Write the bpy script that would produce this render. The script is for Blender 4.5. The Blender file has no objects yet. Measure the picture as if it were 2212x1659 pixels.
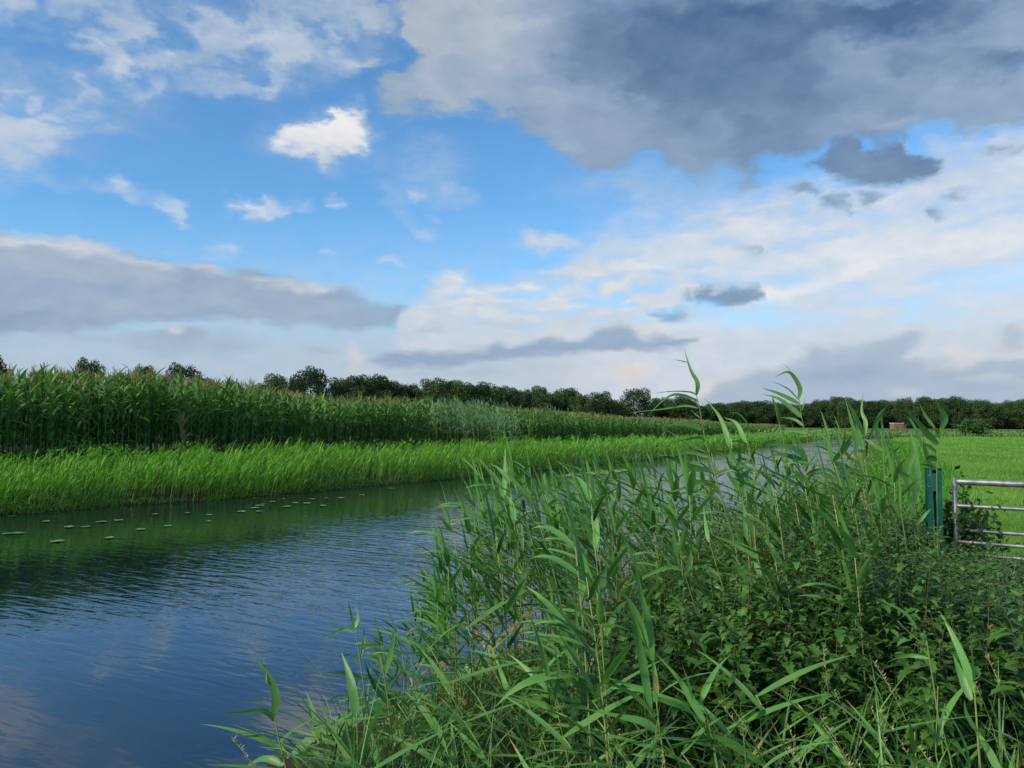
import bpy, math, random
import numpy as np
from mathutils import Vector, Matrix

random.seed(7)
RNG = np.random.default_rng(11)
R = math.radians
sc = bpy.context.scene

# ------------------------------------------------------------------ camera
EYE = 2.0
F = 760.0
PITCH, ROLL = 3.16, 0.41
cd = bpy.data.cameras.new('camera')
cam = bpy.data.objects.new('camera', cd)
sc.collection.objects.link(cam)
cd.sensor_width = 36.0
cd.lens = 36.0 * F / 1024.0
cd.clip_start, cd.clip_end = 0.05, 6000
CAM_ROT = Matrix.Rotation(R(90 + PITCH), 4, 'X') @ Matrix.Rotation(R(ROLL), 4, 'Z')
cam.matrix_world = Matrix.Translation((0, 0, EYE)) @ CAM_ROT
sc.camera = cam
CR = np.array(CAM_ROT.to_3x3())

def project(P):
    """world points -> reference units (a 2212 x 1659 frame)"""
    P = np.atleast_2d(np.asarray(P, float)) - (0, 0, EYE)
    q = P @ CR
    d = np.maximum(-q[:, 2], 1e-6)
    return np.stack([1106 + q[:, 0] / d * F * 2.16, 829.5 - q[:, 1] / d * F * 2.16, d], 1)

def ray(x, y):
    v = np.array([(x - 1106) / (F * 2.16), -(y - 829.5) / (F * 2.16), -1.0])
    return CR @ v

def on_plane(x, y, z):
    r = ray(x, y)
    t = (z - EYE) / r[2]
    return np.array([r[0] * t, r[1] * t, z])

def at_depth(x, y, Y):
    r = ray(x, y)
    t = Y / r[1]
    return np.array([r[0] * t, Y, EYE + r[2] * t])

# ------------------------------------------------------------------ light
SUN_EL, SUN_AZ = 34.0, -128.0          # behind the viewer, to the left
SUN_DIR = Vector((math.sin(R(SUN_AZ)) * math.cos(R(SUN_EL)), math.cos(R(SUN_AZ)) * math.cos(R(SUN_EL)), math.sin(R(SUN_EL))))
sl = bpy.data.lights.new('sun', 'SUN')
sl.energy = 3.9
sl.angle = R(7)
sl.color = (1.0, 0.91, 0.74)
sun = bpy.data.objects.new('sun', sl)
sc.collection.objects.link(sun)
sun.rotation_euler = SUN_DIR.to_track_quat('Z', 'Y').to_euler()

sc.view_settings.view_transform = 'Standard'
sc.view_settings.look = 'None'
sc.view_settings.exposure = 0.0
sc.view_settings.gamma = 1.0
sc.cycles.max_bounces = 6
sc.cycles.diffuse_bounces = 3
sc.cycles.glossy_bounces = 3
sc.cycles.transmission_bounces = 4
sc.cycles.caustics_reflective = False
sc.cycles.caustics_refractive = False

# ------------------------------------------------------------------ numpy noise
def vnoise(x, y, seed=0):
    xi, yi = np.floor(x).astype(np.int64), np.floor(y).astype(np.int64)
    xf, yf = x - xi, y - yi
    u, v = xf * xf * (3 - 2 * xf), yf * yf * (3 - 2 * yf)
    def h(a, b):
        n = (a * 374761393 + b * 668265263 + seed * 2147483647) & 0xffffffff
        n = ((n ^ (n >> 13)) * 1274126177) & 0xffffffff
        return ((n ^ (n >> 16)) & 0xffff) / 65535.0
    return (h(xi, yi) * (1 - u) + h(xi + 1, yi) * u) * (1 - v) + (h(xi, yi + 1) * (1 - u) + h(xi + 1, yi + 1) * u) * v

def fbm(x, y, o=4, seed=0):
    s, a, t = 0, 1.0, 0
    for k in range(o):
        s = s + a * vnoise(x * 2 ** k + 17 * k, y * 2 ** k - 9 * k, seed + k)
        t += a
        a *= 0.5
    return s / t

def sstep(a, b, x):
    t = np.clip((x - a) / (b - a), 0, 1)
    return t * t * (3 - 2 * t)

# ------------------------------------------------------------------ sky with clouds
AZ0, AZ1, ELMAX, ROWS, COLS, VP = -46.0, 46.0, 38.0, 96, 240, 0.78

def cloud_map():
    az = np.radians(np.linspace(AZ0, AZ1, COLS))[None, :].repeat(ROWS, 0)
    el = np.radians(ELMAX * (np.arange(ROWS) / (ROWS - 1.0)) ** (1 / VP))[:, None].repeat(COLS, 1)
    D = np.stack([np.sin(az) * np.cos(el), np.cos(az) * np.cos(el), np.sin(el)], -1).reshape(-1, 3)
    P = project(D + (0, 0, EYE))
    X, Y = P[:, 0].reshape(ROWS, COLS), P[:, 1].reshape(ROWS, COLS)
    w1 = (fbm(X / 60, Y / 35, 4, 3) - .5) * 2
    w2 = (fbm(X / 60, Y / 35, 4, 29) - .5) * 2
    A = np.zeros_like(X); G = np.full_like(X, .8); W = np.zeros_like(X)
    st = dict(A=A, G=G, W=W)
    def lay(m, b, w):
        n = st['A'] + (1 - st['A']) * m
        k = m / np.maximum(n, 1e-4)
        st['G'] = st['G'] * (1 - k) + b * k
        st['W'] = st['W'] * (1 - k) + w * k
        st['A'] = n
    def tone(cx, cy, rx, ry, b, s=1.0, w=None, rot=0):
        c, s_ = math.cos(R(rot)), math.sin(R(rot))
        dx, dy = X - cx, Y - cy
        d = np.sqrt(((dx * c + dy * s_) / rx) ** 2 + ((-dx * s_ + dy * c) / ry) ** 2) + w2 * .22
        m = (1 - sstep(.25, 1.15, d)) * s
        st['G'] = st['G'] * (1 - m) + b * m
        if w is not None:
            st['W'] = st['W'] * (1 - m) + w * m
    w3 = (fbm(X / 16, Y / 10, 3, 44) - .5) * 2
    def blob(cx, cy, rx, ry, a, b, w=0., rot=0, soft=.5, wob=.35):
        c, s = math.cos(R(rot)), math.sin(R(rot))
        dx, dy = X - cx, Y - cy
        d = np.sqrt(((dx * c + dy * s) / rx) ** 2 + ((-dx * s + dy * c) / ry) ** 2) + (w1 if rx > 70 else (w1 + w3 * 1.5) * .8) * wob
        lay((1 - sstep(1 - soft, 1 + soft, d)) * a, b, w)
    def poly(pts, a, b, w=0., soft=14, wob=16):
        x, y = X + w1 * wob, Y + w2 * wob
        ins = np.zeros(X.shape, bool); dist = np.full(X.shape, 1e9)
        for i in range(len(pts)):
            x0, y0 = pts[i]; x1, y1 = pts[(i + 1) % len(pts)]
            if y0 != y1:
                ins ^= ((y0 > y) != (y1 > y)) & (x < (x1 - x0) * (y - y0) / (y1 - y0) + x0)
            L2 = (x1 - x0) ** 2 + (y1 - y0) ** 2
            t = np.clip(((x - x0) * (x1 - x0) + (y - y0) * (y1 - y0)) / L2, 0, 1)
            dist = np.minimum(dist, np.hypot(x - x0 - t * (x1 - x0), y - y0 - t * (y1 - y0)))
        sd = np.where(ins, dist, -dist)
        lay(sstep(-soft, soft, sd) * a, b, w)
    # pale air towards the horizon
    hz = sstep(380, 900, Y)
    lay(sstep(420, 780, Y) * .55, .76, .0)
    lay(sstep(600, 800, Y) * .85, .68, .04)
    lay(sstep(640, 860, Y) * np.exp(-((X - 1500) / 750) ** 2) * .8, .80, .30)
    # thin high cloud, upper left
    blob(120, 200, 220, 120, .34, .66, soft=.7)
    poly([(180, -80), (860, -80), (860, 50), (820, 100), (730, 130), (640, 180), (560, 200), (420, 170), (320, 110), (240, 50)], .62, .72, soft=60, wob=40)
    blob(760, 30, 120, 90, .3, .70, soft=.6)
    blob(600, 100, 70, 50, .55, .84, soft=.6); blob(470, 60, 90, 40, .3, .82, soft=.7)
    blob(740, 75, 70, 30, .5, .82, soft=.6); blob(600, 182, 58, 22, .6, .87, soft=.5, rot=-8)
    blob(480, 190, 80, 24, .5, .80, soft=.6); blob(782, 124, 56, 13, .65, .82, rot=-5, soft=.5)
    poly([(-60, -60), (230, -60), (222, 36), (160, 42), (80, 34), (-60, 20)], .62, .80, soft=20, wob=20)
    blob(290, 70, 60, 22, .45, .82, rot=25); blob(260, 120, 62, 30, .62, .88, rot=15); blob(350, 120, 36, 16, .6, .85)
    blob(235, 165, 60, 28, .62, .87, rot=-25); blob(300, 175, 50, 30, .6, .86, rot=20)
    blob(80, 80, 60, 18, .5, .8, rot=20)
    blob(50, 255, 115, 62, .85, .84, soft=.45); blob(150, 270, 70, 20, .6, .82); blob(10, 330, 60, 60, .5, .78, soft=.6)
    blob(90, 375, 75, 16, .5, .82, rot=22); blob(210, 400, 60, 10, .35, .8, rot=14); blob(290, 408, 46, 16, .6, .88, rot=28); blob(366, 448, 38, 14, .75, .9, rot=48)
    blob(900, 370, 90, 60, .3, .78, soft=.7, wob=.6); blob(960, 420, 70, 22, .25, .8, rot=15); blob(880, 470, 70, 12, .2, .8, rot=40)
    # small white cumulus
    blob(690, 300, 120, 70, .35, .8, soft=.6)
    poly([(600, 300), (645, 274), (705, 268), (712, 236), (745, 232), (772, 240), (800, 258), (782, 290), (776, 318), (735, 340), (690, 362), (645, 342), (612, 318)], 1, .92, .15, soft=13, wob=12)
    tone(730, 275, 75, 40, 1.0, .9); tone(640, 290, 50, 16, .98, .8); tone(700, 352, 90, 30, .78, .8)
    blob(570, 440, 56, 24, .75, .92, soft=.6, wob=.7); blob(560, 468, 30, 12, .5, .88); blob(726, 445, 26, 8, .55, .9)
    for x, y, rx, ry, a in ((945, 487, 9, 5, .7), (885, 430, 14, 5, .5), (925, 508, 22, 6, .3), (850, 560, 24, 10, .5), (705, 545, 20, 8, .4), (480, 545, 40, 9, .4), (870, 575, 16, 6, .4), (1090, 590, 20, 4, .4)):
        blob(x, y, rx, ry, a, .9)
    # white sheet on the right
    poly([(1230, 560), (1420, 470), (1640, 420), (1850, 385), (2020, 330), (2300, 240), (2300, 900), (1300, 900), (1180, 700)], .86, .87, .08, soft=70, wob=40)
    blob(2050, 520, 300, 60, .6, .93, .12, rot=-10, soft=.7); blob(1650, 500, 200, 50, .45, .9, .1, rot=-10, soft=.7)
    blob(1450, 400, 220, 50, .35, .72, .1, soft=.7)
    # the big dark cloud
    poly([(865, -120), (2400, -120), (2400, 270), (2212, 262), (2110, 280), (2010, 262), (1900, 300), (1790, 300), (1700, 330), (1620, 372), (1570, 350), (1500, 372), (1420, 340), (1370, 345), (1310, 372), (1240, 352), (1165, 305), (1105, 245), (1030, 238), (950, 244), (865, 255), (822, 212), (836, 165), (930, 140), (900, 105), (862, 60)], .97, .42, .0, soft=17, wob=22)
    tone(1020, 90, 260, 260, .66, .9, .4); tone(940, 30, 170, 70, .70, .6, .45)
    tone(1010, 200, 200, 55, .62, .8, .25); tone(1230, 200, 170, 70, .50, .7, .1); tone(1200, 290, 110, 60, .58, .7)
    tone(1330, 270, 170, 60, .42, .8, .2); tone(1500, 100, 360, 150, .09, .9, 0); tone(1600, 200, 220, 140, .14, .8, 0)
    tone(1560, 30, 160, 60, .04, .6); tone(1900, 30, 320, 60, .02, .9, 0); tone(1500, 110, 50, 60, .2, .6)
    tone(1860, 180, 200, 50, .36, .8, 0); tone(1720, 170, 90, 60, .22, .5); tone(2090, 120, 70, 80, .36, .8); tone(2170, 130, 70, 50, .12, .8); tone(1980, 130, 70, 45, .2, .6)
    tone(1640, 330, 150, 60, .30, .8); tone(1880, 235, 120, 26, .28, .7); tone(2120, 230, 120, 40, .5, .7); tone(2000, 265, 160, 18, .6, .6)
    poly([(1758, 345), (1785, 300), (1835, 300), (1870, 325), (1905, 305), (1940, 292), (1965, 320), (2010, 335), (2058, 352), (2035, 376), (1960, 384), (1905, 396), (1850, 386), (1790, 380)], .96, .26, .02, soft=9, wob=14)
    for x, y, rx, ry, b in ((1738, 412, 34, 13, .34), (1812, 432, 22, 13, .38), (1876, 428, 24, 14, .33), (1831, 457, 12, 7, .33), (2023, 454, 17, 6, .4), (2086, 427, 18, 6, .42), (1627, 537, 27, 6, .34), (2170, 320, 60, 8, .5), (1615, 390, 14, 24, .5)):
        blob(x, y, rx, ry, .85, b, soft=.4, wob=.5)
    blob(1186, 526, 62, 18, .7, .88, .3, rot=-3)
    # cumulus field in the middle
    poly([(850, 700), (900, 640), (925, 600), (1015, 585), (1020, 605), (990, 625), (1100, 605), (1190, 580), (1320, 560), (1430, 552), (1445, 585), (1520, 610), (1620, 640), (1640, 700), (1480, 760), (880, 770)], .85, .86, .25, soft=16, wob=18)
    tone(1390, 575, 80, 22, .97, .8); tone(970, 600, 60, 15, .94, .8); tone(1150, 625, 110, 18, .92, .7); tone(1200, 690, 220, 28, .82, .6)
    blob(1750, 612, 120, 14, .85, .96, .2, rot=-13); blob(1850, 585, 40, 10, .7, .97, .2, rot=-8); blob(1660, 640, 46, 14, .8, .97, .2)
    st['A'] *= 1 - .28 * np.exp(-((Y - 610 + (X - 2150) * .12) / 30) ** 2) * sstep(1900, 2200, X)
    st['A'] *= 1 - .3 * np.exp(-((Y - 690) / 22) ** 2 - ((X - 1600) / 130) ** 2)
    # grey bank on the left
    poly([(-200, 492), (40, 496), (60, 510), (140, 512), (230, 522), (270, 545), (390, 562), (440, 562), (480, 580), (560, 590), (680, 606), (760, 622), (800, 648), (868, 668), (858, 700), (760, 712), (560, 700), (420, 688), (300, 690), (230, 712), (120, 726), (-200, 730)], .97, .52, .12, soft=9, wob=12)
    for x, y, rx, ry, b in ((40, 520, 110, 24, .92), (170, 535, 110, 22, .93), (310, 565, 90, 16, .82), (450, 580, 70, 12, .8), (640, 620, 90, 16, .82), (700, 615, 50, 12, .9), (560, 608, 60, 12, .78)):
        tone(x, y, rx, ry, b, .85, .4, rot=7)
    tone(140, 580, 260, 30, .66, .6, .3, rot=6); tone(330, 650, 330, 38, .58, .8, .10); tone(640, 680, 200, 22, .54, .7, .2); tone(60, 640, 60, 26, .56, .5); tone(60, 700, 130, 22, .47, .7)
    blob(400, 738, 140, 26, .62, .58, .1, wob=.5); blob(390, 722, 56, 14, .6, .5); blob(180, 733, 64, 10, .5, .6); blob(372, 717, 20, 9, .7, .9, .7); blob(690, 754, 38, 8, .6, .58)
    blob(50, 742, 60, 8, .4, .6)
    # long flat clouds over the far field
    poly([(780, 780), (860, 764), (960, 760), (1050, 750), (1130, 744), (1220, 736), (1272, 732), (1290, 706), (1330, 702), (1372, 716), (1390, 734), (1500, 734), (1508, 744), (1420, 756), (1300, 756), (1180, 764), (1060, 776), (960, 788), (840, 790)], .92, .50, .05, soft=6, wob=8)
    blob(1000, 806, 110, 9, .5, .66, .2); blob(1080, 702, 36, 6, .5, .66, .1); blob(930, 708, 34, 8, .5, .6, .1); blob(880, 726, 40, 8, .35, .68)
    blob(1562, 640, 58, 23, .97, .36, .05, wob=.55, soft=.3); blob(1520, 640, 22, 14, .9, .38, soft=.4); blob(1434, 680, 42, 11, .95, .42, wob=.5, soft=.3)
    blob(765, 768, 17, 30, .75, .86, .75, soft=.4); blob(775, 800, 26, 12, .4, .85, .7)
    blob(1352, 806, 40, 20, .85, .88, 1., wob=.5); blob(1385, 800, 34, 10, .6, .88, .9); blob(1350, 830, 20, 16, .5, .88, .9)
    blob(1570, 838, 70, 18, .7, .88, 1., wob=.5); blob(1545, 850, 44, 24, .5, .88, .9); blob(1250, 820, 50, 20, .35, .87, .7)
    # bank low on the right
    poly([(1480, 880), (1540, 830), (1640, 800), (1740, 790), (1765, 752), (1850, 752), (1900, 735), (1965, 724), (1990, 738), (1960, 770), (2080, 775), (2300, 770), (2300, 905), (1480, 905)], .80, .58, .02, soft=12, wob=14)
    tone(1820, 810, 160, 26, .52, .7)
    for x, y, rx, ry, a in ((2085, 768, 44, 18, .8), (1975, 768, 24, 8, .8), (2130, 706, 50, 10, .6), (2190, 750, 40, 26, .8), (2050, 785, 70, 12, .5), (2150, 820, 80, 8, .5), (1960, 846, 30, 12, .5), (2210, 700, 40, 20, .5)):
        blob(x, y, rx, ry, a, .87, .55, wob=.5)
    blob(2200, 730, 30, 26, .5, .55)
    st['A'] *= 1 - sstep(30, 50, 0 * X) 
    n1_ = fbm(X / 90, Y / 45, 5, 61); lf = sstep(960, 820, X) * sstep(480, 380, Y)
    st['A'] *= 1 - lf * .75 * (1 - sstep(.36, .60, n1_)) * (st['A'] < .9)
    n2_ = fbm((X - Y * .6) / 60, Y / 9, 4, 66); mid = np.exp(-((X - 1230) / 330) ** 2 - ((Y - 640) / 60) ** 2)
    st['A'] *= 1 - mid * .65 * (1 - sstep(.36, .56, n2_)); st['G'] += mid * (n2_ - .45) * .35
    n3_ = fbm((X + Y * 2.2) / 160, Y / 26, 4, 68); rt = sstep(1300, 1600, X) * sstep(380, 460, Y) * sstep(760, 680, Y)
    st['A'] *= 1 - rt * .22 * (1 - sstep(.35, .58, n3_)) * (st['G'] > .6); st['G'] += rt * (n3_ - .5) * .14 * (st['G'] > .6)
    n4_ = fbm(X / 110, Y / 60, 4, 71); bg = sstep(860, 1000, X) * sstep(400, 330, Y); st['G'] += bg * (n4_ - .5) * .30
    n5_ = fbm(X / 80, Y / 20, 4, 72); lb = sstep(900, 840, X) * sstep(500, 540, Y) * sstep(740, 700, Y); st['G'] += lb * (n5_ - .5) * .16
    # generic broken cloud above the frame
    up = sstep(-40, -260, Y)
    n = fbm(X / 300, Y / 200, 4, 51)
    st['A'] = st['A'] * (1 - up) + up * (.35 + .5 * n); st['G'] = st['G'] * (1 - up) + up * .62
    # grain of the clouds themselves
    st['G'] = st['G'] + (fbm(X / 45, Y / 22, 3, 77) - .5) * .05
    return np.clip(st['A'], 0, 1), np.clip(st['G'], 0, 1), np.clip(st['W'], 0, 1)

def build_world():
    w = bpy.data.worlds.new('World'); sc.world = w; w.use_nodes = True
    nt = w.node_tree; nt.nodes.clear()
    N, L = nt.nodes.new, nt.links.new
    def m(op, a, b=None, c=None, clamp=False):
        n = N('ShaderNodeMath'); n.operation = op; n.use_clamp = clamp
        for i, v in enumerate((a, b, c)):
            if v is None: continue
            if isinstance(v, (int, float)): n.inputs[i].default_value = v
            else: L(v, n.inputs[i])
        return n.outputs[0]
    def mixc(f, a, b):
        n = N('ShaderNodeMix'); n.data_type = 'RGBA'
        if isinstance(f, (int, float)): n.inputs[0].default_value = f
        else: L(f, n.inputs[0])
        for s, v in ((6, a), (7, b)):
            if isinstance(v, tuple): n.inputs[s].default_value = (*v, 1)
            else: L(v, n.inputs[s])
        return n.outputs[2]
    tc = N('ShaderNodeTexCoord').outputs['Generated']
    sky = N('ShaderNodeTexSky'); sky.sky_type = 'NISHITA'; sky.sun_disc = False
    sky.sun_elevation = R(SUN_EL); sky.sun_rotation = R(SUN_AZ)
    sky.air_density = 1.0; sky.dust_density = .2; sky.ozone_density = 1.3
    sep = N('ShaderNodeSeparateXYZ'); L(tc, sep.inputs[0])
    x, y, z = sep.outputs
    # cloud detail: two noises, flattened towards the horizon
    mp = N('ShaderNodeMapping'); mp.inputs['Scale'].default_value = (1, 1, 2.0); L(tc, mp.inputs[0])
    def noise(sc_, det, rough, off):
        n = N('ShaderNodeTexNoise'); n.noise_dimensions = '3D'
        n.inputs['Scale'].default_value = sc_; n.inputs['Detail'].default_value = det; n.inputs['Roughness'].default_value = rough
        a = N('ShaderNodeVectorMath'); a.operation = 'ADD'; L(mp.outputs[0], a.inputs[0]); a.inputs[1].default_value = (off, off * .7, -off)
        L(a.outputs[0], n.inputs['Vector'])
        return n
    n1 = noise(15, 9, .58, 0); n2 = noise(30, 6, .6, 5.3)
    nc = N('ShaderNodeSeparateColor'); L(n1.outputs['Color'], nc.inputs[0])
    az = m('ARCTAN2', x, y); hyp = m('SQRT', m('ADD', m('MULTIPLY', x, x), m('MULTIPLY', y, y)))
    el = m('ARCTAN2', z, hyp)
    amp = m('ADD', .008, m('MULTIPLY', m('MAXIMUM', el, 0.0), .085))
    az = m('ADD', az, m('MULTIPLY', m('SUBTRACT', nc.outputs[0], .5), m('MULTIPLY', amp, 2.6)))
    el = m('ADD', el, m('MULTIPLY', m('SUBTRACT', nc.outputs[1], .5), m('MULTIPLY', amp, 1.7)))
    u = m('DIVIDE', m('SUBTRACT', az, R(AZ0)), R(AZ1 - AZ0), clamp=True)
    v = m('MULTIPLY', m('POWER', m('DIVIDE', el, R(ELMAX), clamp=True), VP), ROWS - 1.0)
    A, G, W = cloud_map()
    uu = N('ShaderNodeCombineXYZ')
    for i in range(3): L(u, uu.inputs[i])
    prev = None
    for r in range(ROWS):
        c = N('ShaderNodeRGBCurve'); mpng = c.mapping
        for ch, arr in enumerate((A, G, W)):
            pts = mpng.curves[ch].points
            pts[0].location = (0, float(arr[r, 0])); pts[1].location = (1, float(arr[r, -1]))
            for k in range(1, COLS - 1):
                pts.new(k / (COLS - 1.0), float(arr[r, k]))
            for p in pts: p.handle_type = 'VECTOR'
        mpng.update()
        L(uu.outputs[0], c.inputs[1])
        if prev is None: prev = c.outputs[0]
        else:
            f = N('ShaderNodeMapRange'); f.interpolation_type = 'LINEAR'
            L(v, f.inputs[0]); f.inputs[1].default_value = r - 1.0; f.inputs[2].default_value = float(r)
            prev = mixc(f.outputs[0], prev, c.outputs[0])
    s = N('ShaderNodeSeparateColor'); L(prev, s.inputs[0])
    a, g, wm = s.outputs
    nn = m('SUBTRACT', n2.outputs[0], .5)
    edge = m('MULTIPLY', m('MULTIPLY', a, m('SUBTRACT', 1.0, a)), 4.4)
    a = m('ADD', a, m('MULTIPLY', nn, m('MULTIPLY', edge, .75)), clamp=True)
    g = m('ADD', g, m('MULTIPLY', nn, m('SUBTRACT', .16, m('MULTIPLY', g, .06))), clamp=True)
    cr = N('ShaderNodeValToRGB'); L(g, cr.inputs[0]); e = cr.color_ramp.elements
    def lin(c): return tuple((q / 255 / 12.92 if q < 10.3 else ((q / 255 + .055) / 1.055) ** 2.4) for q in c)
    stops = ((0.0, (78, 106, 144)), (.25, (114, 140, 172)), (.5, (149, 171, 197)), (.66, (173, 190, 208)), (.85, (201, 212, 225)), (1.0, (238, 240, 242)))
    e[0].position = 0; e[0].color = (*lin(stops[0][1]), 1); e[1].position = 1; e[1].color = (*lin(stops[-1][1]), 1)
    for p, c in stops[1:-1]:
        q = e.new(p); q.color = (*lin(c), 1)
    warm = N('ShaderNodeMix'); warm.data_type = 'RGBA'; warm.blend_type = 'MULTIPLY'
    L(wm, warm.inputs[0]); L(cr.outputs[0], warm.inputs[6]); warm.inputs[7].default_value = (1.10, .93, .83, 1)
    # cloud radiance is given for a final strength of 1; the sky texture is scaled by its own strength
    tn = N('ShaderNodeMix'); tn.data_type = 'RGBA'; tn.blend_type = 'MULTIPLY'; tn.inputs[0].default_value = 1
    L(sky.outputs[0], tn.inputs[6]); tn.inputs[7].default_value = (.58, .98, 1.22, 1)
    bg1 = N('ShaderNodeBackground'); L(tn.outputs[2], bg1.inputs[0]); bg1.inputs[1].default_value = SKY_STRENGTH
    bg2 = N('ShaderNodeBackground'); L(warm.outputs[2], bg2.inputs[0]); bg2.inputs[1].default_value = 1.0
    mx = N('ShaderNodeMixShader'); L(a, mx.inputs[0]); L(bg1.outputs[0], mx.inputs[1]); L(bg2.outputs[0], mx.inputs[2])
    out = N('ShaderNodeOutputWorld'); L(mx.outputs[0], out.inputs[0])
    w.cycles.sampling_method = 'MANUAL'; w.cycles.sample_map_resolution = 512
SKY_STRENGTH = 0.15
build_world()

# ------------------------------------------------------------------ helpers
COL = sc.collection
def tag(o, label=None, cat=None, group=None, kind=None):
    if label: o['label'] = label
    if cat: o['category'] = cat
    if group: o['group'] = group
    if kind: o['kind'] = kind
    return o

class Geo:
    """vertices, quads, tint per vertex and material slot per face"""
    def __init__(s): s.v, s.q, s.t, s.m, s.n = [], [], [], [], 0
    def add(s, v, q, tint=.5, mat=0):
        v = np.asarray(v, float).reshape(-1, 3); q = np.asarray(q, np.int64).reshape(-1, 4)
        s.v.append(v); s.q.append(q + s.n)
        s.t.append(np.broadcast_to(np.asarray(tint, float), (len(v),)).copy())
        s.m.append(np.broadcast_to(np.asarray(mat, np.int64), (len(q),)).copy())
        s.n += len(v)
        return s
    def arrays(s):
        return np.concatenate(s.v), np.concatenate(s.q), np.concatenate(s.t), np.concatenate(s.m)
    def mesh(s, name, mats, smooth=True):
        return mesh_from(name, *s.arrays(), mats, smooth)

def mesh_from(name, v, q, t, mi, mats, smooth=True):
    me = bpy.data.meshes.new(name)
    tri = q[:, 3] < 0
    tot = np.where(tri, 3, 4)
    flat = q.reshape(-1); flat = flat[flat >= 0] if tri.any() else flat
    me.vertices.add(len(v)); me.vertices.foreach_set('co', v.astype(np.float32).ravel())
    me.loops.add(len(flat)); me.loops.foreach_set('vertex_index', flat.astype(np.int32))
    me.polygons.add(len(q))
    me.polygons.foreach_set('loop_start', np.concatenate([[0], np.cumsum(tot)[:-1]]).astype(np.int32))
    me.polygons.foreach_set('loop_total', tot.astype(np.int32))
    me.polygons.foreach_set('material_index', mi.astype(np.int32))
    me.polygons.foreach_set('use_smooth', np.full(len(q), smooth))
    a = me.attributes.new('tint', 'FLOAT', 'POINT'); a.data.foreach_set('value', t.astype(np.float32))
    me.update(calc_edges=True)
    for m_ in (mats if isinstance(mats, (list, tuple)) else [mats]): me.materials.append(m_)
    return me

def obj(name, me, parent=None, loc=None):
    o = bpy.data.objects.new(name, me); COL.objects.link(o)
    if parent is not None: o.parent = parent
    if loc is not None: o.location = loc
    return o

def empty(name, loc=(0, 0, 0)):
    o = bpy.data.objects.new(name, None); COL.objects.link(o); o.location = loc; o.empty_display_size = .2
    return o

def copy_thing(o):
    c = o.copy(); COL.objects.link(c)
    for ch in o.children:
        k = ch.copy(); COL.objects.link(k); k.parent = c
        for g in ch.children:
            d = g.copy(); COL.objects.link(d); d.parent = k
    return c

def unit(a): return a / np.maximum(np.linalg.norm(a, axis=-1, keepdims=True), 1e-9)

P_REED = lambda t: np.clip(np.interp(t, [0, .06, .25, .5, .75, 1], [.35, .7, 1, .82, .45, .02]), 0, 1)
P_GRASS = lambda t: np.interp(t, [0, .4, .8, 1], [.8, 1, .55, .03])
P_CORN = lambda t: np.interp(t, [0, .15, .45, .8, 1], [.7, .95, 1, .5, .03])

def blades(base, az, e0, droop, L, W, nseg=6, prof=P_GRASS, twist=0., fold=.18, tip=None, tint=.5, geo=None, mat=0, wind=None, power=1.6):
    """many curved leaf strips at once. az: heading, e0: start elevation, droop: how far it bends over (radians)"""
    base = np.atleast_2d(np.asarray(base, float)); n = len(base)
    f = lambda a: np.broadcast_to(np.asarray(a, float), (n,))
    az, e0, droop, L, W, twist, tint = map(f, (az, e0, droop, L, W, twist, tint))
    t = np.linspace(0, 1, nseg + 1)
    ang = e0[:, None] - droop[:, None] * t[None] ** power
    tm = (ang[:, :-1] + ang[:, 1:]) / 2
    step = (L / nseg)[:, None]
    hx = np.concatenate([np.zeros((n, 1)), np.cumsum(np.cos(tm) * step, 1)], 1)
    hz = np.concatenate([np.zeros((n, 1)), np.cumsum(np.sin(tm) * step, 1)], 1)
    d = np.stack([np.cos(az), np.sin(az), 0 * az], 1)
    c = base[:, None] + hx[..., None] * d[:, None] + hz[..., None] * np.array([0, 0, 1.])
    if wind is not None:
        c = c + (t[None, :, None] ** 2) * (L[:, None, None]) * np.asarray(wind)[None, None]
    side = np.stack([-np.sin(az), np.cos(az), 0 * az], 1)[:, None]
    nrm = np.stack([-np.sin(ang)[..., None] * d[:, None, 0:1], -np.sin(ang)[..., None] * d[:, None, 1:2], np.cos(ang)[..., None]], -1)[:, :, 0]
    tw = twist[:, None] * t[None]
    s = side * np.cos(tw)[..., None] + nrm * np.sin(tw)[..., None]
    nn = -side * np.sin(tw)[..., None] + nrm * np.cos(tw)[..., None]
    w = (W[:, None] * prof(t)[None] / 2)[..., None]
    a, b, m_ = c + s * w, c - s * w, c - nn * w * fold * 2
    V = np.stack([a, m_, b], 2).reshape(-1, 3)
    k = np.arange(nseg)
    q1 = np.stack([3 * k, 3 * k + 1, 3 * k + 4, 3 * k + 3], 1); q2 = q1 + 1
    q = np.concatenate([q1, q2])
    Q = (q[None] + (np.arange(n) * 3 * (nseg + 1))[:, None, None]).reshape(-1, 4)
    T = np.repeat(tint, 3 * (nseg + 1))
    if tip is not None: T = (T.reshape(n, nseg + 1, 3) + np.asarray(tip)[:, None, None] * np.clip((t - .72) * 4, 0, 1)[None, :, None]).ravel()
    (geo if geo is not None else Geo()).add(V, Q, T, mat)
    return c

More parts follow.
